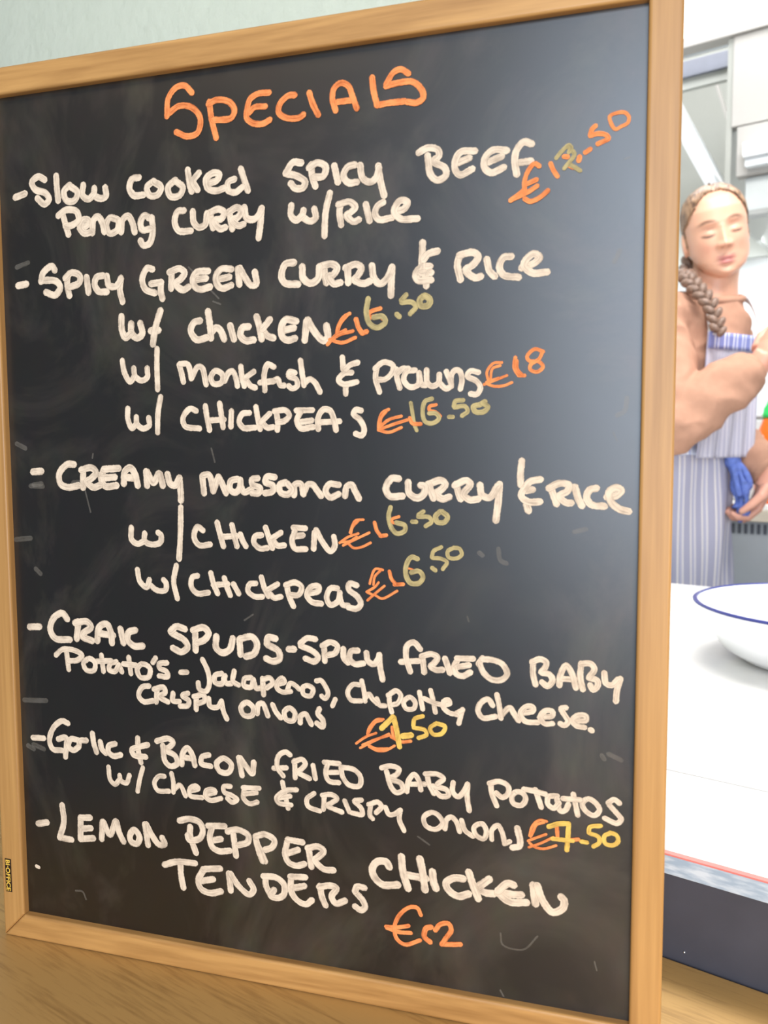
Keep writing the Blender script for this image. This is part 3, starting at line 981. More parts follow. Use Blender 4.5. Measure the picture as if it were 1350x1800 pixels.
nt.links.new(b.outputs[0], mx.inputs[1]); nt.links.new(tr.outputs[0], mx.inputs[2]); nt.links.new(mx.outputs[0], nt.nodes['Material Output'].inputs[0])
box('pane', -1.4, -0.206, 0.05, 0.056, 0.0560, 1.30, m, gs)
box('post', -0.205, -0.180, 0.045, 0.061, 0.0560, 1.30, plain('grey_post', (.20, .21, .25), .4), gs, .002)

# ============================================================ CHALKBOARD
PW, PH, FT = 0.4115, 0.56, 0.0173
cb = empty('chalkboard', (PW/2, 0.0, -FT))
tag(cb, 'framed black chalkboard with a handwritten specials menu standing on the oak ledge', 'chalkboard')
def cbp(o):
    o.parent = cb; o.matrix_parent_inverse = Matrix.Translation((-PW/2, 0, FT)); return o
cbp(box('writing_surface', -.002, PW+.002, 0.0, 0.004, -.002, PH+.002, M_slate))
cbp(box('backing_board', -.004, PW+.004, 0.0045, 0.0075, -.004, PH+.004, plain('brown_hardboard', (.25, .15, .08), .8)))
def rail(pts, mat):
    """mitred frame rail: outline (x, z) of the front face, front slightly rounded"""
    bm = bmesh.new()
    vs = [bm.verts.new((x, -.0055, z)) for x, z in pts]; vb = [bm.verts.new((x, .0105, z)) for x, z in pts]
    bm.faces.new(vs); bm.faces.new(vb[::-1])
    n = len(pts)
    for i in range(n): bm.faces.new((vs[i], vb[i], vb[(i+1) % n], vs[(i+1) % n]))
    es = [e for e in bm.edges if all(abs(v.co.y+.0055) < 1e-6 for v in e.verts)]
    bmesh.ops.bevel(bm, geom=es, offset=.0018, segments=4, affect='EDGES', profile=.5)
    o = bm_obj('frame_rail', bm, mat); return cbp(o)
x0, x1, z0, z1 = -FT, PW+FT, -FT, PH+FT; e_ = .0001
rail([(x0+e_, z0), (x1-e_, z0), (PW, 0), (0, 0)], M_frame_h)
rail([(0, PH), (PW, PH), (x1-e_, z1), (x0+e_, z1)], M_frame_h)
rail([(x0, z0+e_), (0, e_), (0, PH-e_), (x0, z1-e_)], M_frame_v)
rail([(PW, e_), (x1, z0+e_), (x1, z1-e_), (PW, PH-e_)], M_frame_v)

# ------------------------------------------------------------ handwriting
def stroke_geo(pts, half, ydep, rnd):
    """flat ribbon with round ends; returns verts, faces, uvs per vert (x across 0..1, y along)"""
    C = catmull(pts, .0009)
    L = [0.0]
    for i in range(1, len(C)): L.append(L[-1]+float(np.linalg.norm(C[i]-C[i-1])))
    tot = L[-1]
    T = []
    for i in range(len(C)):
        a = C[max(0, i-2)]; c = C[min(len(C)-1, i+2)]; d = c-a; T.append(d/(np.linalg.norm(d)+1e-12))
    rows = []
    capn = 5
    ph = rnd.uniform(0, 99)
    for k in range(capn, 0, -1):
        a = k/capn*PI/2*.97; rows.append((C[0]-T[0]*half*math.sin(a), T[0], half*math.cos(a), -half*math.sin(a)))
    for i in range(len(C)):
        wob = 1+.07*noise.noise(Vector((L[i]*220, ph, 0)))+.05*noise.noise(Vector((L[i]*700, ph, 5)))
        rows.append((C[i], T[i], half*wob, L[i]))
    for k in range(1, capn+1):
        a = k/capn*PI/2*.97; rows.append((C[-1]+T[-1]*half*math.sin(a), T[-1], half*math.cos(a), tot+half*math.sin(a)))
    # signed curvature, smoothed: the inner side of a bend never folds over its centre
    n0 = len(C); KAP = np.zeros(n0)
    for i in range(n0):
        a = T[max(0, i-1)]; c = T[min(n0-1, i+1)]; ds = L[min(n0-1, i+1)]-L[max(0, i-1)]
        KAP[i] = (a[0]*c[1]-a[1]*c[0])/max(ds, 1e-7)
    KS = np.array([KAP[max(0, i-3):i+4].mean() for i in range(n0)])
    ACR = (-1, -.55, 0, .55, 1)
    vs = []; uv = []; fs = []
    n_c0 = capn; n_c1 = len(rows)-capn
    for ri, (c, t, h, l) in enumerate(rows):
        nrm = np.array((-t[1], t[0]))
        kap = KS[ri-n_c0] if n_c0 <= ri < n_c1 else 0
        for q in ACR:
            lim = .92/max(abs(kap), 1e-6)
            off = h*q
            if off*kap > 0 and abs(off) > lim: off = math.copysign(lim, off)
            q = off/h
            p = c+nrm*off; vs.append((p[0], ydep-l*.0022, p[1]))
            if ri < n_c0 or ri >= n_c1:
                # radial coordinate in the cap
                s = math.sqrt(max(0, 1-(h/half)**2)); rad = math.sqrt(min(1, s*s+(h/half*q)**2)); uvx = .5+.5*math.copysign(rad, q if q else 1)
            else: uvx = .5+.5*q
            uv.append((uvx, l+ph))
    nA = len(ACR)
    for i in range(len(rows)-1):
        for j in range(nA-1):
            fs.append((i*nA+j, i*nA+j+1, (i+1)*nA+j+1, (i+1)*nA+j))
    return vs, fs, uv
rnd = random.Random(3)
lay = 0
JOBS = []
for key, lab, body in WRITING:
    if key == 'F': JOBS += [(key, None, q) for q in body.strip().split('\n')]
    else: JOBS.append((key, lab, body))
for key, lab, body in JOBS:
    V = []; F = []; UV = []; MI = []
    keys = []
    for s in body.strip().split('\n'):
        c = s[0]; parts = s[1:].split(' ')
        half = float(parts[0])*1e-4/2*1.13
        pts = [tuple(float(q)*1e-4 for q in p.split(',')) for p in parts[1:]]
        if c not in keys: keys.append(c)
        y = -.00025-.000009*lay; lay = (lay+1) % 36
        vs, fs, uv = stroke_geo(pts, half, y, rnd)
        o0 = len(V); V += vs; UV += uv
        F += [tuple(i+o0 for i in f) for f in fs]; MI += [keys.index(c)]*len(fs)
    nm = 'handwriting' if lab else 'chalk_mark'
    me = bpy.data.meshes.new(nm); me.from_pydata(V, [], F); me.update()
    for c in keys: me.materials.append(M_ink[c])
    me.polygons.foreach_set('material_index', MI)
    ul = me.uv_layers.new(name='UVMap')
    li = np.empty(len(me.loops), dtype=np.int32); me.loops.foreach_get('vertex_index', li)
    ul.data.foreach_set('uv', np.array(UV, dtype=np.float32)[li].ravel())
    o = link(bpy.data.objects.new(nm, me)); cbp(o)
    if lab: o['label'] = lab

# maker's label on the left rail
lb = box('maker_label', -.0140, -.0089, -.0058, -.0056, .0157, .0400, plain('black_label', (.018, .008, .004), .5))
cbp(lb); lb['label'] = 'small black label lettered BI-OFFICE in yellow'
cu = bpy.data.curves.new('label_lettering', 'FONT'); cu.body = 'BI\u00b7OFFICE'; cu.size = .0052; cu.offset = .00012
cu.align_x = 'CENTER'; cu.align_y = 'CENTER'; cu.space_character = 1.0
tmp = bpy.data.objects.new('tmp', cu); COL.objects.link(tmp)
me = bpy.data.meshes.new_from_object(tmp.evaluated_get(bpy.context.evaluated_depsgraph_get()))
bpy.data.objects.remove(tmp, do_unlink=True)
xs = [v.co.x for v in me.vertices]; w0 = max(xs)-min(xs); ys = [v.co.y for v in me.vertices]; h0 = max(ys)-min(ys)
cx0 = (max(xs)+min(xs))/2; cy0 = (max(ys)+min(ys))/2
for v in me.vertices:   # turned a quarter clockwise: reads downwards
    X = (v.co.x-cx0)/w0*.0228; Y = (v.co.y-cy0)/h0*.0036
    v.co = (-.01145+Y, -.0060, .02785-X)
me.materials.clear(); me.materials.append(plain('yellow_lettering', (.85, .55, .08), .5))
o = link(bpy.data.objects.new('lettering', me)); o.parent = lb; 

# ============================================================ BACK OF THE KITCHEN
# enamel bowl
bw = kempty('enamel_bowl', 0.016, 0.600, 0.0556)
tag(bw, 'white enamel bowl with a dark blue rim on the white worktop', 'bowl')
M_en = plain('white_enamel', (.86, .88, .90), .18, noise_amt=.01)
prof = [(0, .0005), (.085, .0005), (.104, .004), (.127, .018), (.146, .042), (.155, .066), (.158, .0735), (.1595, .0745), (.157, .0748), (.152, .072), (.142, .045), (.122, .021), (.098, .0065), (.0, .004)]
lathe('bowl_body', prof, M_en, bw, 96)
rim = [(.1575, .0728), (.1605, .0722), (.1632, .0735), (.1635, .0752), (.1612, .0765), (.1580, .0760), (.1575, .0728)]
o = lathe('bowl_rim', rim, plain('dark_blue_enamel', (.035, .045, .22), .25), bw, 96); o['label'] = 'dark blue rim'

# rear counter
rc = kempty('rear_counter')
tag(rc, 'low grey steel unit with a vent row and pale top behind the person', 'cabinet')
M_steel2 = plain('grey_steel_door', (.42, .45, .47), .45, metal=.3, noise_amt=.05, scale=8)
box('worktop', -1.6, 1.6, 1.86, 2.54, .150, .165, M_white, rc, .003)
box('front_edge', -1.6, 1.6, 1.855, 1.875, .118, .150, plain('beige_edge', (.62, .55, .44), .5), rc, .002)
box('steel_body', -1.6, 1.6, 1.88, 2.50, ZF, .1179, M_steel2, rc)
M_dark = plain('dark_slot', (.10, .11, .13), .6)
slot = box('vent_slot', -.0045, .0045, -.001, .001, -.014, .014, M_dark)
for k in range(26):
    q = slot if k == 0 else slot.copy()
    if k: COL.objects.link(q)
    q.parent = rc; q.location = (-.62+.0165*k, 1.8795, .096)
# stacked white tubs
M_tub = plain('white_plastic', (.80, .84, .86), .4, noise_amt=.03)
tub0 = None
for k, lab in enumerate(('lowest white plastic tub stacked on the rear counter', 'middle white plastic tub of the stack on the rear counter', 'topmost white plastic tub of the stack on the rear counter')):
    tb = kempty('plastic_tub', -.42, 2.12, .1655+.085*k)
    tag(tb, lab, 'tub', 'white plastic tubs on the rear counter')
    if tub0 is None:
        bm = bmesh.new(); bx(bm, -.14, .14, -.09, .09, 0, .068, .012); tub0 = bm_obj('tub_body', bm, M_tub, tb)
        bm = bmesh.new(); bx(bm, -.146, .146, -.096, .096, .0685, .0805, .004); lid0 = bm_obj('tub_lid', bm, M_tub, tb)
    else:
        for src in (tub0, lid0):
            c = src.copy(); COL.objects.link(c); c.parent = tb

# sauce bottle
sb = kempty('sauce_bottle', -.328, 1.93, .1655)
tag(sb, 'orange-red chilli sauce squeeze bottle with a green cap at the right edge', 'bottle')
M_or = plain('chilli_sauce_orange', (.90, .17, .012), .35, noise_amt=.04)
lathe('bottle_body', [(0, 0), (.034, 0), (.037, .004), (.037, .135), (.035, .158), (.028, .185), (.021, .203), (.019, .212), (0, .212)], M_or, sb, 40)
g = lathe('bottle_cap', [(0, .2125), (.0215, .2125), (.0215, .222), (.0195, .226), (.0185, .236), (.012, .246), (.007, .262), (.004, .290), (0, .291)], plain('green_plastic', (.03, .62, .12), .4), sb, 32); g['label'] = 'green nozzle cap'
sb.scale = (1.0, 1.0, 1.1)
mk = bmesh.new()
for dz, ln, ph in ((.176, .5, 3.75), (.168, .9, 3.95), (.150, 1.2, 4.0), (.140, .8, 3.9)):
    r = .0375 if dz < .155 else .0345
    pts = [(r*math.cos(ph+ln*(i/8-.5)), r*math.sin(ph+ln*(i/8-.5)), dz+.003*math.sin(i*1.3)) for i in range(9)]
    tube(mk, pts, .0016, 6)
o = bm_obj('label_print', mk, plain('white_print', (.9, .9, .88), .5), sb); o['label'] = 'white printed marks'

# lit panel set into the ceiling
cl = kempty('ceiling_light'); tag(cl, 'glowing white light panel in the ceiling above the hood', 'light')
box('light_frame', -1.35, .35, 2.10, 2.70, 1.768, 1.7799, M_steel, cl, .002)
m, nt, b = new_mat('lit_diffuser'); b.inputs['Emission Color'].default_value = (1, .98, .94, 1); b.inputs['Emission Strength'].default_value = 2.2
box('diffuser', -1.33, .33, 2.12, 2.68, 1.764, 1.7679, m, cl)

# extractor hood / wall cabinet
M_cab = plain('pale_grey_panel', (.44, .425, .40), .6, noise_amt=.02, scale=3)
M_cab2 = plain('grey_green_panel', (.36, .37, .34), .5, noise_amt=.03, scale=3)
M_rail = plain('white_duct', (.72, .76, .78), .4, noise_amt=.02)
hd = kempty('extractor_hood')
tag(hd, 'pale grey extractor hood above the person with a recess and dark slot at its left', 'hood')
box('front_panel', -.440, 1.60, 1.88, 1.92, 1.178, 1.412, M_cab, hd, .002)
box('front_panel', -.425, 1.60, 1.88, 1.92, 1.045, 1.175, M_cab, hd, .002)
box('lower_panel', -.405, 1.60, 1.90, 1.92, .955, 1.043, plain('grey_lower_panel', (.56, .60, .60), .45, noise_amt=.02), hd, .002)
box('bottom_lip', -.405, 1.60, 1.885, 1.93, .940, .954, plain('grey_lip', (.36, .37, .36), .5), hd, .001)
box('header', -1.4, 1.60, 1.87, 1.92, 1.414, 1.442, M_cab, hd, .002)
box('side_panel', -.455, -.4405, 1.885, 2.54, .955, 1.412, M_cab2, hd)
box('recess_back', -1.4, -.456, 2.50, 2.54, .955, 1.66, M_cab2, hd)
box('recess_board', -1.4, -.456, 2.05, 2.07, 1.375, 1.46, M_cab2, hd)
box('dark_slot', -1.4, -.456, 2.035, 2.0495, 1.405, 1.450, plain('blue_grey_slot', (.17, .18, .22), .5), hd)
def slab(name, p, th, mat, parent):
    """four (s, z) corners at t, extruded in t by th"""
    t = p[0]; q = p[1]
    vs = [(s, t, z) for s, z in q]+[(s, t+th, z) for s, z in q]
    return mesh_obj(name, vs, [(0, 1, 2, 3), (7, 6, 5, 4), (0, 4, 5, 1), (1, 5, 6, 2), (2, 6, 7, 3), (3, 7, 4, 0)], mat, parent)
dk = hd
slab('duct_face', (2.0, [(-.65, 1.385), (-.65, 1.29), (-.50, 1.0), (-.45, 1.0)]), .06, M_rail, dk)
slab('duct_edge', (1.99, [(-.505, 1.105), (-.512, 1.10), (-.448, .995), (-.441, .995)]), .009, plain('bright_edge', (.86, .88, .88), .3), dk)
slab('inner_fold', (2.3, [(-.600, 1.50), (-.608, 1.50), (-.50, 1.15), (-.49, 1.15)]), .02, M_cab, dk)
# small white box under the hood
wb = kempty('wall_box'); tag(wb, 'small white box fixed to the hood panel above the person at the right edge', 'box')
box('box_body', -.400, -.20, 1.835, 1.8795, 1.080, 1.118, plain('white_box', (.85, .88, .90), .3), wb, .003)
box('box_base', -.397, -.20, 1.850, 1.8795, 1.058, 1.0795, M_rail, wb, .002)

# ============================================================ PERSON
PX = Vector((math.cos(math.radians(5.2)), -math.sin(math.radians(5.2)), 0))
PRZ = -math.radians(5.2)
P0 = Vector((0.589, 1.526, 0.0))
per = empty('person', (P0.x, P0.y, ZF), PRZ)
tag(per, 'person with braided hair in tan sweatshirt and blue striped apron, looking down behind the worktop', 'person')
DZ = -ZF
def L(x, y, z): return Vector((x, y, z+DZ))       # local coordinates, z given in world height
FA = math.radians(55)
F = Vector((math.sin(FA), -math.cos(FA), 0)); S = Vector((math.cos(FA), math.sin(FA), 0))   # body facing, her left
BM = Matrix((S, -F, Vector((0, 0, 1)))).transposed()   # columns: side, back, up

# ---- head (own frame: face towards -Y, eye line z=0)
HEAD_O = L(-.015, -.010, .792)
HR = (Matrix.Rotation(math.radians(9), 3, 'Z') @ Matrix.Rotation(math.radians(-11), 3, 'Y') @ Matrix.Rotation(math.radians(11), 3, 'X'))
HS = 0.885
zt = [-.112, -.108, -.100, -.088, -.070, -.050, -.030, 0, .020, .050, .075, .093, .104, .109]
wt = [.0, .020, .033,   .050, .0615, .0670, .0695, .0715, .0730, .0710, .0610, .0440, .0240, 0]
ft = [.055, .074, .082, .085, .086, .087, .088, .089, .090, .086, .073, .052, .028, 0]
bt = [-.045, -.03, -.02, 0, .028, .055, .078, .096, .100, .098, .084, .060, .032, 0]
def ga(x, z, cx, cz, sx, sz): return math.exp(-((x-cx)/sx)**2-((z-cz)/sz)**2)
def face_disp(x, z):
    ax = abs(x); d = 0
    # nose
    if z < .012:
        k = min(1, max(0, (.012-z)/.046)); amp = .004+.019*k**1.3
        wdt = .0068+.0042*k
        below = 1/(1+math.exp((-.0400-z)/.0016))
        d += amp*math.exp(-(x/wdt)**2)*below
    d += .010*ga(ax, z, .0125, -.035, .006, .0065)
    d -= .0115*ga(ax, z, .031, .003, .018, .012)
    d += .0110*ga(ax, z, .032, -.002, .0125, .0085)
    d -= .0022*ga(ax, z, .032, -.0095, .013, .0018)
    d += .0035*ga(ax, z, .028, .019, .018, .006)
    d += .0055*ga(x, z, 0, -.064, .016, .0042)
    d += .0070*ga(x, z, 0, -.0755, .013, .0048)
    d -= .0040*ga(x, z, 0, -.0693, .020, .0016)
    d -= .0030*ga(x, z, 0, -.086, .016, .004)
    d += .0060*ga(x, z, 0, -.100, .015, .010)
    d += .0040*ga(ax, z, .040, -.030, .018, .016)
    d -= .0020*ga(x, z, 0, -.053, .004, .005)
    return d
def skull_pt(z, u, off=0.0):
    w = np.interp(z, zt, wt)+off; f = np.interp(z, zt, ft)+off; bk = np.interp(z, zt, bt)+off
    cx, sx = math.cos(u), math.sin(u)
    n_ = 2.25
    ex = math.copysign(abs(cx)**(2/n_), cx); ey = math.copysign(abs(sx)**(2/n_), sx)
    yc = (bk-f)/2; yr = (bk+f)/2
    return w*ex, yc+yr*ey
hv = []; hf = []
NZ, NU = 110, 150
for i in range(NZ+1):
    q = i/NZ; z = -.112+.221*(.5-.5*math.cos(PI*q))
    for j in range(NU):
        u = 2*PI*j/NU
        x, y = skull_pt(z, u)
        if y < 0:
            fr = min(1, max(0, -math.sin(u)))**.8
            y -= face_disp(x, z)*fr
        hv.append((x, y, z))
for i in range(NZ):
    for j in range(NU):
        j2 = (j+1) % NU; hf.append((i*NU+j, i*NU+j2, (i+1)*NU+j2, (i+1)*NU+j))
hf.append(tuple(range(NU))[::-1]); hf.append(tuple(NZ*NU+j for j in range(NU)))
HM = Matrix.Translation(HEAD_O) @ HR.to_4x4() @ Matrix.Scale(HS, 4)
HMI = HM.inverted()

# ---- joints
CW = L(-.092, .02, .335)                      # waist centre
CH = L(-.098, .02, .20)
CC = L(-.068, .01, .50)                       # chest
NB = L(-.014, .015, .635)                     # neck base
shR = L(-.128, -.120, .590); shL = L(.010, .115, .585)
elR = L(-.085, -.235, .372); wrR = L(.066, -.175, .482)
elL = L(.036, .100, .345); wrL = L(.108, .000, .262)

body = bmesh.new()
b0 = bmesh.new()
vv = [b0.verts.new(HM @ Vector(v)) for v in hv]
for f_ in hf: b0.faces.new([vv[i] for i in f_])
me_h = bpy.data.meshes.new('h'); b0.to_mesh(me_h); b0.free(); body.from_mesh(me_h); bpy.data.meshes.remove(me_h)
# ears
for sx in (-1, 1):
    c = HM @ Vector((sx*(.0735 if sx < 0 else .0690), .012, -.018)); ball(body, c, (.006, .016, .027), HR @ Matrix.Rotation(sx*.25, 3, 'Z'))
# neck, torso
tube(body, [NB-Vector((0, 0, .06)), NB, NB+Vector((.002, -.006, .05)), HM @ Vector((0, .018, -.05))], [.062, .050, .047, .050], 28)
ball(body, CC, (.145, .100, .150), BM, 32)
ball(body, CW, (.112, .085, .14), BM, 32)
ball(body, CH-Vector((0, 0, .03)), (.120, .092, .13), BM, 32)
tube(body, [shR, CC+Vector((0, 0, .09)), shL], [.05, .075, .05], 20)
def hand(bm, wrist, dirv, palm_n, fingers, thumb_side, s=1.0):
    """wrist -> palm -> five separate curled fingers"""
    d = dirv.normalized(); n = (palm_n-d*palm_n.dot(d)).normalized(); sd = d.cross(n)   # n = palm side normal
    Mx = Matrix((sd, d, n)).transposed()
    tube(bm, [wrist-d*.04, wrist, wrist+d*.02], [.026*s, .023*s, .024*s], 16)
    ball(bm, wrist+d*.048*s, (.037*s, .046*s, .0165*s), Mx, 22)
    ball(bm, wrist+d*.030*s, (.030*s, .036*s, .018*s), Mx, 22)
    lens = (.068, .076, .071, .056)
    for k in range(4):
        off = (k-1.5)*.0185*s*thumb_side*-1
        root = wrist+d*(.080-.004*abs(k-1.2))*s+sd*off
        curl = fingers[k]; p = [root-d*.02*s, root]; a = 0; rr = [.0095*s, .0098*s]
        for seg_, fr in enumerate((.45, .32, .23)):
            a += curl*(.55, .9, .7)[seg_]
            v = d*math.cos(a)+n*math.sin(a)
            p.append(p[-1]+v*lens[k]*fr*s); rr.append((.0090, .0082, .0066)[seg_]*s)
        tube(bm, p, rr, 12)
        ball(bm, p[-1], (.0068*s,)*3, None, 12)
        for q_ in (1, 2, 3): ball(bm, p[q_], (rr[q_]*1.03,)*3, None, 12)
    r0 = wrist+d*.022*s+sd*.026*s*thumb_side
    p = [r0, r0+(d*.6+sd*thumb_side*.6+n*.25).normalized()*.038*s]
    p.append(p[-1]+(d*.85+sd*thumb_side*.15+n*.45).normalized()*.030*s)
    p.append(p[-1]+(d*.85-sd*thumb_side*.05+n*.55).normalized()*.024*s)
    tube(bm, p, [.0155*s, .0122*s, .0105*s, .0078*s], 14); ball(bm, p[-1], (.008*s,)*3, None, 12)
    for q_ in (1, 2): ball(bm, p[q_], ((.0125, .0108)[q_-1]*s,)*3, None, 12)
tube(body, [shR, (shR+elR)/2, elR], [.050, .044, .038], 18); ball(body, elR, (.039,)*3)
tube(body, [elR, (elR*2+wrR)/3, wrR], [.038, .036, .026], 18)
hand(body, wrR+(wrR-elR).normalized()*.012, Vector((.55, -.05, .83)), Vector((.60, .65, -.35)), (.75, .8, .85, .9), 1)
tube(body, [shL, (shL+elL)/2, elL], [.050, .044, .038], 18); ball(body, elL, (.039,)*3)
tube(body, [elL, (elL*2+wrL)/3, wrL], [.038, .036, .027], 18)
hand(body, wrL+Vector((-.003, -.006, -.010)), Vector((-.34, -.10, -.93)), Vector((-.80, -.15, .3)), (.85, .95, 1.0, 1.05), -1, .92)
# legs
for sgn in (-1, 1):
    hp = CH+S*sgn*.058-Vector((0, 0, .06)); kn = hp+F*.02-Vector((0, 0, .40)); an = Vector((kn.x, kn.y, .085))
    tube(body, [hp+Vector((0, 0, .05)), hp, (hp+kn)/2, kn, (kn+an)/2+Vector((0, 0, .06)), an], [.055, .064, .062, .050, .047, .034], 20)
    tube(body, [an-F*.04-Vector((0, 0, .04)), an+F*.05-Vector((0, 0, .045)), an+F*.15-Vector((0, 0, .058))], [.036, .04, .026], 16)
def voxel(bm, vs, smooth_it, fac=.5):
    """fuse every piece into one continuous closed surface"""
    me = bpy.data.meshes.new('v'); bm.to_mesh(me); bm.free()
    o = bpy.data.objects.new('v', me); COL.objects.link(o)
    r = o.modifiers.new('r', 'REMESH'); r.mode = 'VOXEL'; r.voxel_size = vs; r.adaptivity = 0
    if smooth_it:
        s_ = o.modifiers.new('s', 'SMOOTH'); s_.iterations = smooth_it; s_.factor = fac
    out = bpy.data.meshes.new_from_object(o.evaluated_get(bpy.context.evaluated_depsgraph_get()))
    bpy.data.objects.remove(o, do_unlink=True); bpy.data.meshes.remove(me)
    out.shade_smooth(); return out
me = voxel(body, .0026, 2)
# complexion: lips, brows, closed lash lines, cheeks, from the head's own coordinates
n = len(me.vertices); co = np.empty(n*3); me.vertices.foreach_get('co', co); co = co.reshape(-1, 3)
Mi = np.array(HMI); hc = co @ Mi[:3, :3].T+Mi[:3, 3]
x, y, z = hc[:, 0], hc[:, 1], hc[:, 2]; ax = np.abs(x)
col = np.tile(np.array((.73, .41, .28)), (n, 1))
def blend(mask, c):
    global col
    mask = np.clip(mask, 0, 1)[:, None]; col = col*(1-mask)+np.array(c)*.8*mask
front = (y < -.03) & (z > -.12) & (z < .12)
blend(front*.35*np.exp(-((ax-.040)/.020)**2-((z+.035)/.020)**2), (.80, .30, .22))
blend(front*.9*np.exp(-(x/(.021))**4-((z+.0645+.0018*np.cos(x/.008))/.0052)**4), (.62, .20, .19))
blend(front*.9*np.exp(-(x/(.018))**4-((z+.0745)/.0058)**4), (.72, .25, .24))
blend(front*.75*np.exp(-(x/.023)**4-((z+.0693)/.0014)**2), (.30, .08, .07))
zb = .021+.005*np.cos((ax-.030)/.018*1.4)-.0015
blend(front*.9*np.exp(-((ax-.031)/.0185)**4-((z-zb)/.0038)**4), (.20, .10, .06))
zl = -.0075-.0030*np.cos((ax-.032)/.014*1.5)
blend(front*.85*np.exp(-((ax-.032)/.0145)**6-((z-zl)/.0030)**4), (.10, .06, .05))
blend(front*.28*np.exp(-((ax-.032)/.016)**4-((z-.004)/.009)**2), (.66, .32, .24))
blend(front*.6*np.exp(-((ax-.0075)/.0038)**2-((z+.0410)/.0025)**2), (.35, .12, .09))
handm = ((co[:, 2]-DZ < .60) & (np.linalg.norm(co-np.array(wrR), axis=1) < .2)) | (np.linalg.norm(co-np.array(wrL), axis=1) < .16)
blend(handm*.35, (.85, .34, .28))
ca = me.color_attributes.new('skin', 'FLOAT_COLOR', 'POINT')
ca.data.foreach_set('color', np.concatenate([col, np.ones((n, 1))], 1).astype(np.float32).ravel())
m, nt, b = new_mat('skin'); at = node(nt, 'ShaderNodeVertexColor'); at.layer_name = 'skin'
nt.links.new(at.outputs['Color'], b.inputs['Base Color']); b.inputs['Roughness'].default_value = .42
b.inputs['Subsurface Weight'].default_value = .12; b.inputs['Subsurface Radius'].default_value = (.01, .004, .002)
b.inputs['Subsurface Scale'].default_value = 1.0
me.materials.append(m)
o = link(bpy.data.objects.new('body', me)); o.parent = per

# ---- hair cap: combed back from a high forehead, centre parting
hv = []; hf = []
NZ2, NU2 = 60, 110
idx = {}
for i in range(NZ2+1):
    z = -.075+.189*(.5-.5*math.cos(PI*i/NZ2))
    for j in range(NU2):
        u = 2*PI*j/NU2
        base = min(z, .1085)
        x, y = skull_pt(base, u, .0035+.0008*math.sin(u*46+z*40)*(1 if z < .1 else .3))
        zz = z if z < .108 else z
        if z > .1085: x *= .3; y *= .3
        hl = .089-.056*(abs(x)/.066)**2.4         # hairline over the forehead
        keep = (z > hl) if y < -.012 else (z > -.075+.9*max(0, .035-y))
        if keep:
            part = .004*math.exp(-(x/.004)**2) if z > .06 and y < .06 else 0
            k_ = 1-part/.11
            idx[(i, j)] = len(hv); hv.append(HM @ Vector((x*k_, y*k_, (zz+.004)*k_)))
for i in range(NZ2):
    for j in range(NU2):
        j2 = (j+1) % NU2; q = [(i, j), (i, j2), (i+1, j2), (i+1, j)]
        if all(t_ in idx for t_ in q): hf.append([idx[t_] for t_ in q])
m, nt, b = new_mat('light_brown_hair'); b.inputs['Roughness'].default_value = .38
tc = node(nt, 'ShaderNodeTexCoord'); mp = node(nt, 'ShaderNodeMapping'); mp.inputs['Scale'].default_value = (260, 40, 60)
nz = node(nt, 'ShaderNodeTexNoise'); nz.inputs['Scale'].default_value = 1
nt.links.new(tc.outputs['Object'], mp.inputs[0]); nt.links.new(mp.outputs[0], nz.inputs['Vector'])
cr = node(nt, 'ShaderNodeValToRGB'); cr.color_ramp.elements[0].position = .35; cr.color_ramp.elements[1].position = .65
cr.color_ramp.elements[0].color = (.10, .055, .035, 1); cr.color_ramp.elements[1].color = (.42, .25, .14, 1)
nt.links.new(nz.outputs['Fac'], cr.inputs[0]); nt.links.new(cr.outputs[0], b.inputs['Base Color']); M_hair = m
hair = mesh_obj('hair', hv, hf, M_hair, per, smooth=True)
so = hair.modifiers.new('s', 'SOLIDIFY'); so.thickness = .004; so.offset = -1
# braid over her right shoulder
bl = bmesh.new()
path = [HM @ Vector((-.055, .050, -.055)), HM @ Vector((-.078, .010, -.095)), L(-.072, -.075, .690), L(-.048, -.115, .655), L(-.020, -.140, .615), L(-.006, -.152, .575), L(-.002, -.155, .548)]
cp = catmull([tuple(p) for p in path], .0125)
for i, c in enumerate(cp[:-1]):
    t_ = Vector(cp[min(i+1, len(cp)-1)]-c).normalized(); sd = t_.cross(Vector((.2, -1, .1))).normalized(); nn = sd.cross(t_)
    sg = 1 if i % 2 else -1
    w_ = .0150*(1-.30*i/len(cp))
    ax_ = (t_*.8+sd*sg*-.75).normalized(); bx_ = ax_.cross(nn).normalized()
    ball(bl, Vector(c)+sd*sg*w_*.62, (w_*1.25, w_*.72, w_*.85), Matrix((ax_, bx_, ax_.cross(bx_))).transposed(), 14)
m2 = plain('ash_braid', (.19, .12, .088), .45, noise_amt=.35, scale=160)
o = bm_obj('braid', bl, m2, hair, smooth=True)

# ---- sweatshirt
sw = bmesh.new()
ball(sw, CC+F*.005, (.165, .122, .160), BM, 40)
ball(sw, CC-F*.004-Vector((0, 0, .09)), (.125, .094, .14), BM, 40)
ball(sw, CW+Vector((0, 0, -.02)), (.112, .084, .13), BM, 40)
tube(sw, [shR, CC+Vector((0.01, 0, .095)), shL], [.062, .070, .056], 24)
tube(sw, [NB-Vector((.03, 0, .13)), NB-Vector((.015, 0, .06)), NB-Vector((0, 0, .02)), NB+Vector((0, 0, .012))], [.07, .092, .076, .060], 28)
ball(sw, CC+F*.002+Vector((0, 0, .055)), (.148, .108, .095), BM, 36)
def lerp(a, b_, k): return a+(b_-a)*k
tube(sw, [shR, lerp(shR, elR, .5), elR], [.064, .066, .062], 24); ball(sw, elR, (.063,)*3)
tube(sw, [elR, lerp(elR, wrR, .35), lerp(elR, wrR, .7), lerp(elR, wrR, .90), lerp(elR, wrR, .97)], [.058, .059, .052, .042, .034], 24)
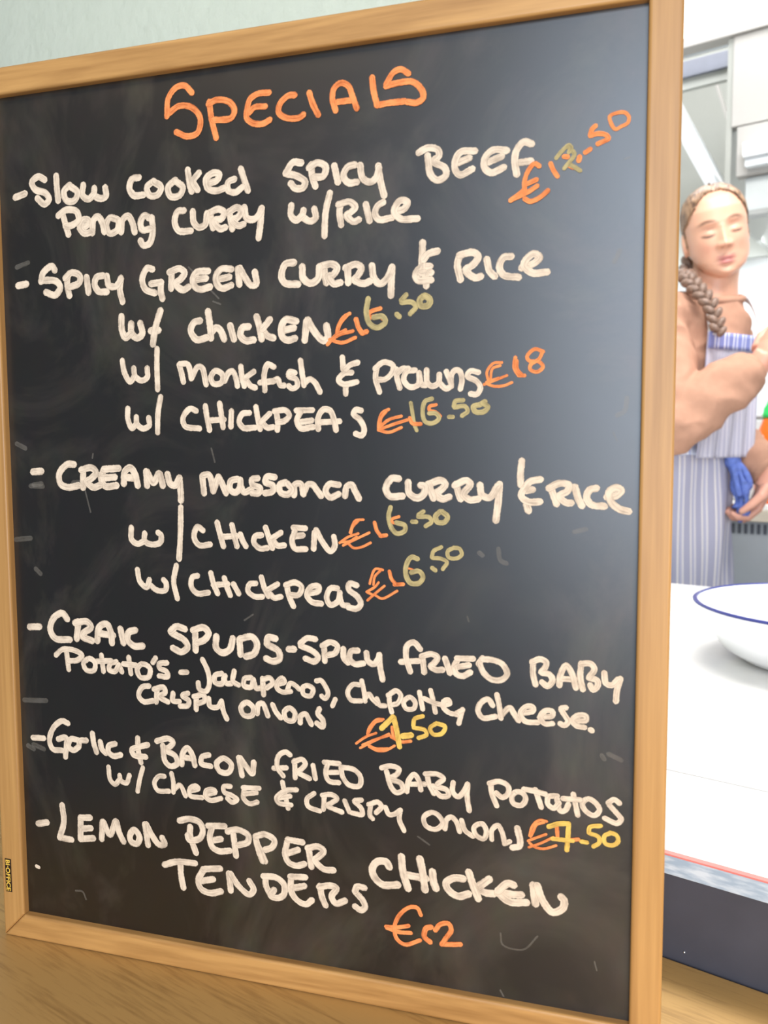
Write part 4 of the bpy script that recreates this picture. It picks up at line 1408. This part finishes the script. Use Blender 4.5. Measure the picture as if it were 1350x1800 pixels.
tube(sw, [shL, lerp(shL, elL, .5), elL], [.060, .052, .047], 24); ball(sw, elL, (.048,)*3)
tube(sw, [elL, lerp(elL, wrL, .4), lerp(elL, wrL, .80), lerp(elL, wrL, .95)], [.047, .047, .043, .036], 24)
me = voxel(sw, .0045, 3)
n = len(me.vertices); co = np.empty(n*3); me.vertices.foreach_get('co', co); co = co.reshape(-1, 3)
no = np.empty(n*3); me.vertices.foreach_get('normal', no); no = no.reshape(-1, 3)
for i in range(n):      # soft folds of heavy jersey
    p = Vector(co[i]); arm = 1.0
    d = .0055*noise.noise(Vector((p.x*16+p.z*8, p.y*16, p.z*26)))+.004*(1-abs(noise.noise(Vector((p.x*11+2+p.z*14, p.y*10, p.z*22-p.x*12))))*3)
    co[i] += no[i]*d*arm
me.vertices.foreach_set('co', co.ravel()); me.update(); me.shade_smooth()
M_sw = plain('tan_jersey', (.44, .245, .168), .85, spec=.15, noise_amt=.05, scale=60, bump=.3)
me.materials.append(M_sw); o = link(bpy.data.objects.new('sweatshirt', me)); o.parent = per
# ribbed collar and cuffs
bm = bmesh.new()
def ring(bm, c, nrm, R, r, seg=40, sq=1.0, M=None):
    nrm = nrm.normalized(); a_ = nrm.orthogonal().normalized(); b_ = nrm.cross(a_)
    tube_pts = [c+(a_*math.cos(2*PI*k/seg)+b_*math.sin(2*PI*k/seg))*R for k in range(seg+1)]
    tube(bm, tube_pts, r, 8, cap=False)
ring(bm, NB+Vector((.0, -.004, .014)), Vector((.05, -.22, 1)), .057, .0085)
o = bm_obj('collar', bm, M_sw, per, smooth=True)
for (e1, w1, k, R) in ((elR, wrR, .97, .030), (elL, wrL, .96, .034)):
    bm = bmesh.new(); c = lerp(e1, w1, k); d = (w1-e1).normalized()
    tube(bm, [c-d*.022, c-d*.012, c, c+d*.010], [R*1.05, R*1.12, R*1.1, R*.98], 32)
    bm_obj('cuff', bm, M_sw, per, smooth=True)

# ---- trousers
tr_ = bmesh.new()
ball(tr_, CH-Vector((0, 0, .03)), (.127, .099, .137), BM, 32)
for sgn in (-1, 1):
    hp = CH+S*sgn*.058-Vector((0, 0, .06)); kn = hp+F*.02-Vector((0, 0, .40)); an = Vector((kn.x, kn.y, .085))
    tube(tr_, [hp+Vector((0, 0, .05)), hp, (hp+kn)/2, kn, (kn+an)/2+Vector((0, 0, .06)), an+Vector((0, 0, .03))], [.061, .072, .070, .060, .056, .050], 24)
me = voxel(tr_, .006, 3); me.materials.append(plain('dark_denim', (.035, .045, .075), .85, noise_amt=.2, scale=200))
o = link(bpy.data.objects.new('trousers', me)); o.parent = per
# ---- apron
def stripes(name, base, stripe, accent, n_):
    m, nt, b = new_mat(name); b.inputs['Roughness'].default_value = .85; b.inputs['Specular IOR Level'].default_value = .1
    uv = node(nt, 'ShaderNodeUVMap'); sep = node(nt, 'ShaderNodeSeparateXYZ'); nt.links.new(uv.outputs[0], sep.inputs[0])
    mu = node(nt, 'ShaderNodeMath', operation='MULTIPLY'); mu.inputs[1].default_value = n_; nt.links.new(sep.outputs['X'], mu.inputs[0])
    fr = node(nt, 'ShaderNodeMath', operation='FRACT'); nt.links.new(mu.outputs[0], fr.inputs[0])
    cr = node(nt, 'ShaderNodeValToRGB'); cr.color_ramp.interpolation = 'CONSTANT'
    e = cr.color_ramp.elements; e[0].color = base+(1,); e[1].position = .52; e[1].color = stripe+(1,)
    x_ = e.new(.64); x_.color = base+(1,); x_ = e.new(.72); x_.color = accent+(1,); x_ = e.new(.90); x_.color = stripe+(1,)
    nt.links.new(fr.outputs[0], cr.inputs[0]); nt.links.new(cr.outputs[0], b.inputs['Base Color']); return m
M_ap = stripes('blue_striped_cotton', (.45, .44, .56), (.86, .81, .78), (.52, .51, .64), 24)
M_ap2 = plain('white_webbing', (.86, .89, .94), .7)
M_blue = plain('blue_cotton', (.13, .20, .56), .8, noise_amt=.25, scale=90)
def sheet(name, fn, nu, nv, mat, parent, th=.003):
    vs = [fn(i/nu, j/nv) for j in range(nv+1) for i in range(nu+1)]
    fs = [(j*(nu+1)+i, j*(nu+1)+i+1, (j+1)*(nu+1)+i+1, (j+1)*(nu+1)+i) for j in range(nv) for i in range(nu)]
    o = mesh_obj(name, vs, fs, mat, parent, smooth=True)
    ul = o.data.uv_layers.new(name='UVMap')
    for l_ in o.data.loops:
        k = l_.vertex_index; ul.data[l_.index].uv = ((k % (nu+1))/nu, (k//(nu+1))/nv)
    s_ = o.modifiers.new('s', 'SOLIDIFY'); s_.thickness = th; s_.offset = 0
    return o
def skirt(u, v):
    a = math.radians(-150+300*u)                 # around the body, 0 = straight in front
    z = .345-.64*v
    fl = 1+.06*v-.12*math.exp(-(v/.05)**2)
    fold = .010*v**.6*math.sin(u*58+2.5*math.sin(u*9))+.005*math.sin(u*23+v*9)*min(1, v*5)
    rx = .136*fl+fold; ry = .112*fl+fold
    return CW*1.0+S*(rx*math.sin(a))+F*(ry*math.cos(a)+.004)+Vector((0, 0, z-.335))
ap = sheet('apron_skirt', skirt, 150, 40, M_ap, per)
def bib(u, v):
    wd = .088+.012*v**1.3; x_ = (u-.5)*2*wd-.012
    z = .560-.26*v
    dep = .119-.55*x_*x_-.016*v+.006*math.sin(u*26+v*2)*v
    return CC+S*x_+F*(dep+.012)+Vector((0, 0, z-.50))
bb = sheet('apron_bib', bib, 60, 30, M_ap, per)
def hem(u, v):
    p = bib(u, v*.13); return p+F*.0035
o = sheet('bib_band', hem, 40, 4, stripes('check_band', (.25, .28, .58), (.80, .82, .90), (.25, .28, .58), 6), bb, .002); o['label'] = 'darker blue band along the bib top'
def strap(pts, w_, nm, mat, parent, nrm=None):
    C_ = catmull([tuple(p) for p in pts], .012)
    n_ = len(C_)-1
    def fn(u, v):
        i = min(n_, int(round(v*n_))); t_ = Vector(C_[min(i+1, n_)]-C_[max(i-1, 0)]).normalized()
        out = (Vector(C_[i])-Vector((CC.x, CC.y, C_[i][2]))); out = (out-t_*out.dot(t_)).normalized()
        sd = t_.cross(out).normalized()
        return Vector(C_[i])+sd*(u-.5)*w_
    return sheet(nm, fn, 2, n_, mat, parent, .0025)
for sg in (-1, 1):
    top = CC+S*sg*.085+Vector((0, 0, .150))
    mid_, nb1, nb2 = ((.062, .102, .018), (.046, .050, .012), (.060, -.005, .022)) if sg > 0 else ((.086, .088, .020), (.084, .040, -.004), (.080, -.010, .006))
    strap([bib(.5+sg*.46, .02)+F*.004, CC*.5+NB*.5+S*sg*mid_[0]+F*mid_[1]+Vector((0, 0, mid_[2])), NB+S*sg*nb1[0]+F*nb1[1]+Vector((0, 0, nb1[2])), NB+S*sg*nb2[0]+F*nb2[1]+Vector((0, 0, nb2[2])), NB+S*sg*.052-F*.05+Vector((0, 0, .028))], .017, 'apron_strap', M_ap2, bb)
# waist tie, gathered
def tie(u, v):
    a = math.radians(-170+340*u); z = .366-.05*v
    r = .010*math.sin(v*PI*3)*.5+.006*math.sin(u*60+v*8)
    return CW+S*((.140+r)*math.sin(a))+F*((.120+r)*math.cos(a)+.006)+Vector((0, 0, z-.335-.012*math.cos(a)))
o = sheet('waist_tie', tie, 120, 10, stripes('tie_stripes', (.62, .66, .82), (.86, .88, .94), (.40, .45, .72), 40), per, .006)
kc_ = CW+F*.128+S*.035+Vector((0, 0, -.042))
kb = bmesh.new()
ball(kb, kc_, (.020, .016, .020), BM)
lp = [kc_, kc_+F*.02+S*.01+Vector((0, 0, -.02)), kc_+F*.032+S*.014+Vector((0, 0, -.055)), kc_+F*.018+S*.008+Vector((0, 0, -.068)), kc_+F*.01+Vector((0, 0, -.03)), kc_]
tube(kb, [Vector(q) for q in catmull([tuple(p) for p in lp], .006)], .0075, 10)
lp = [kc_, kc_+F*.014-S*.012+Vector((0, 0, -.03)), kc_+F*.022-S*.004+Vector((0, 0, -.075)), kc_+F*.012+S*.006+Vector((0, 0, -.05)), kc_]
tube(kb, [Vector(q) for q in catmull([tuple(p) for p in lp], .006)], .0065, 10)
for dx, ln in ((0, .135), (.012, .12), (-.010, .105)):
    tp = [kc_, kc_+F*(.012+dx)+Vector((0, 0, -.04)), kc_+F*(.020+dx)+S*.006+Vector((0, 0, -.085)), kc_+F*(.022+dx)+Vector((0, 0, -ln))]
    C_ = catmull([tuple(p) for p in tp], .008)
    tube(kb, [Vector(q) for q in C_], [.0075+.003*math.sin(i*.9) for i in range(len(C_))], 10)
o = bm_obj('apron_knot', kb, M_blue, per, smooth=True); o['label'] = 'dark blue tied knot with hanging tails'
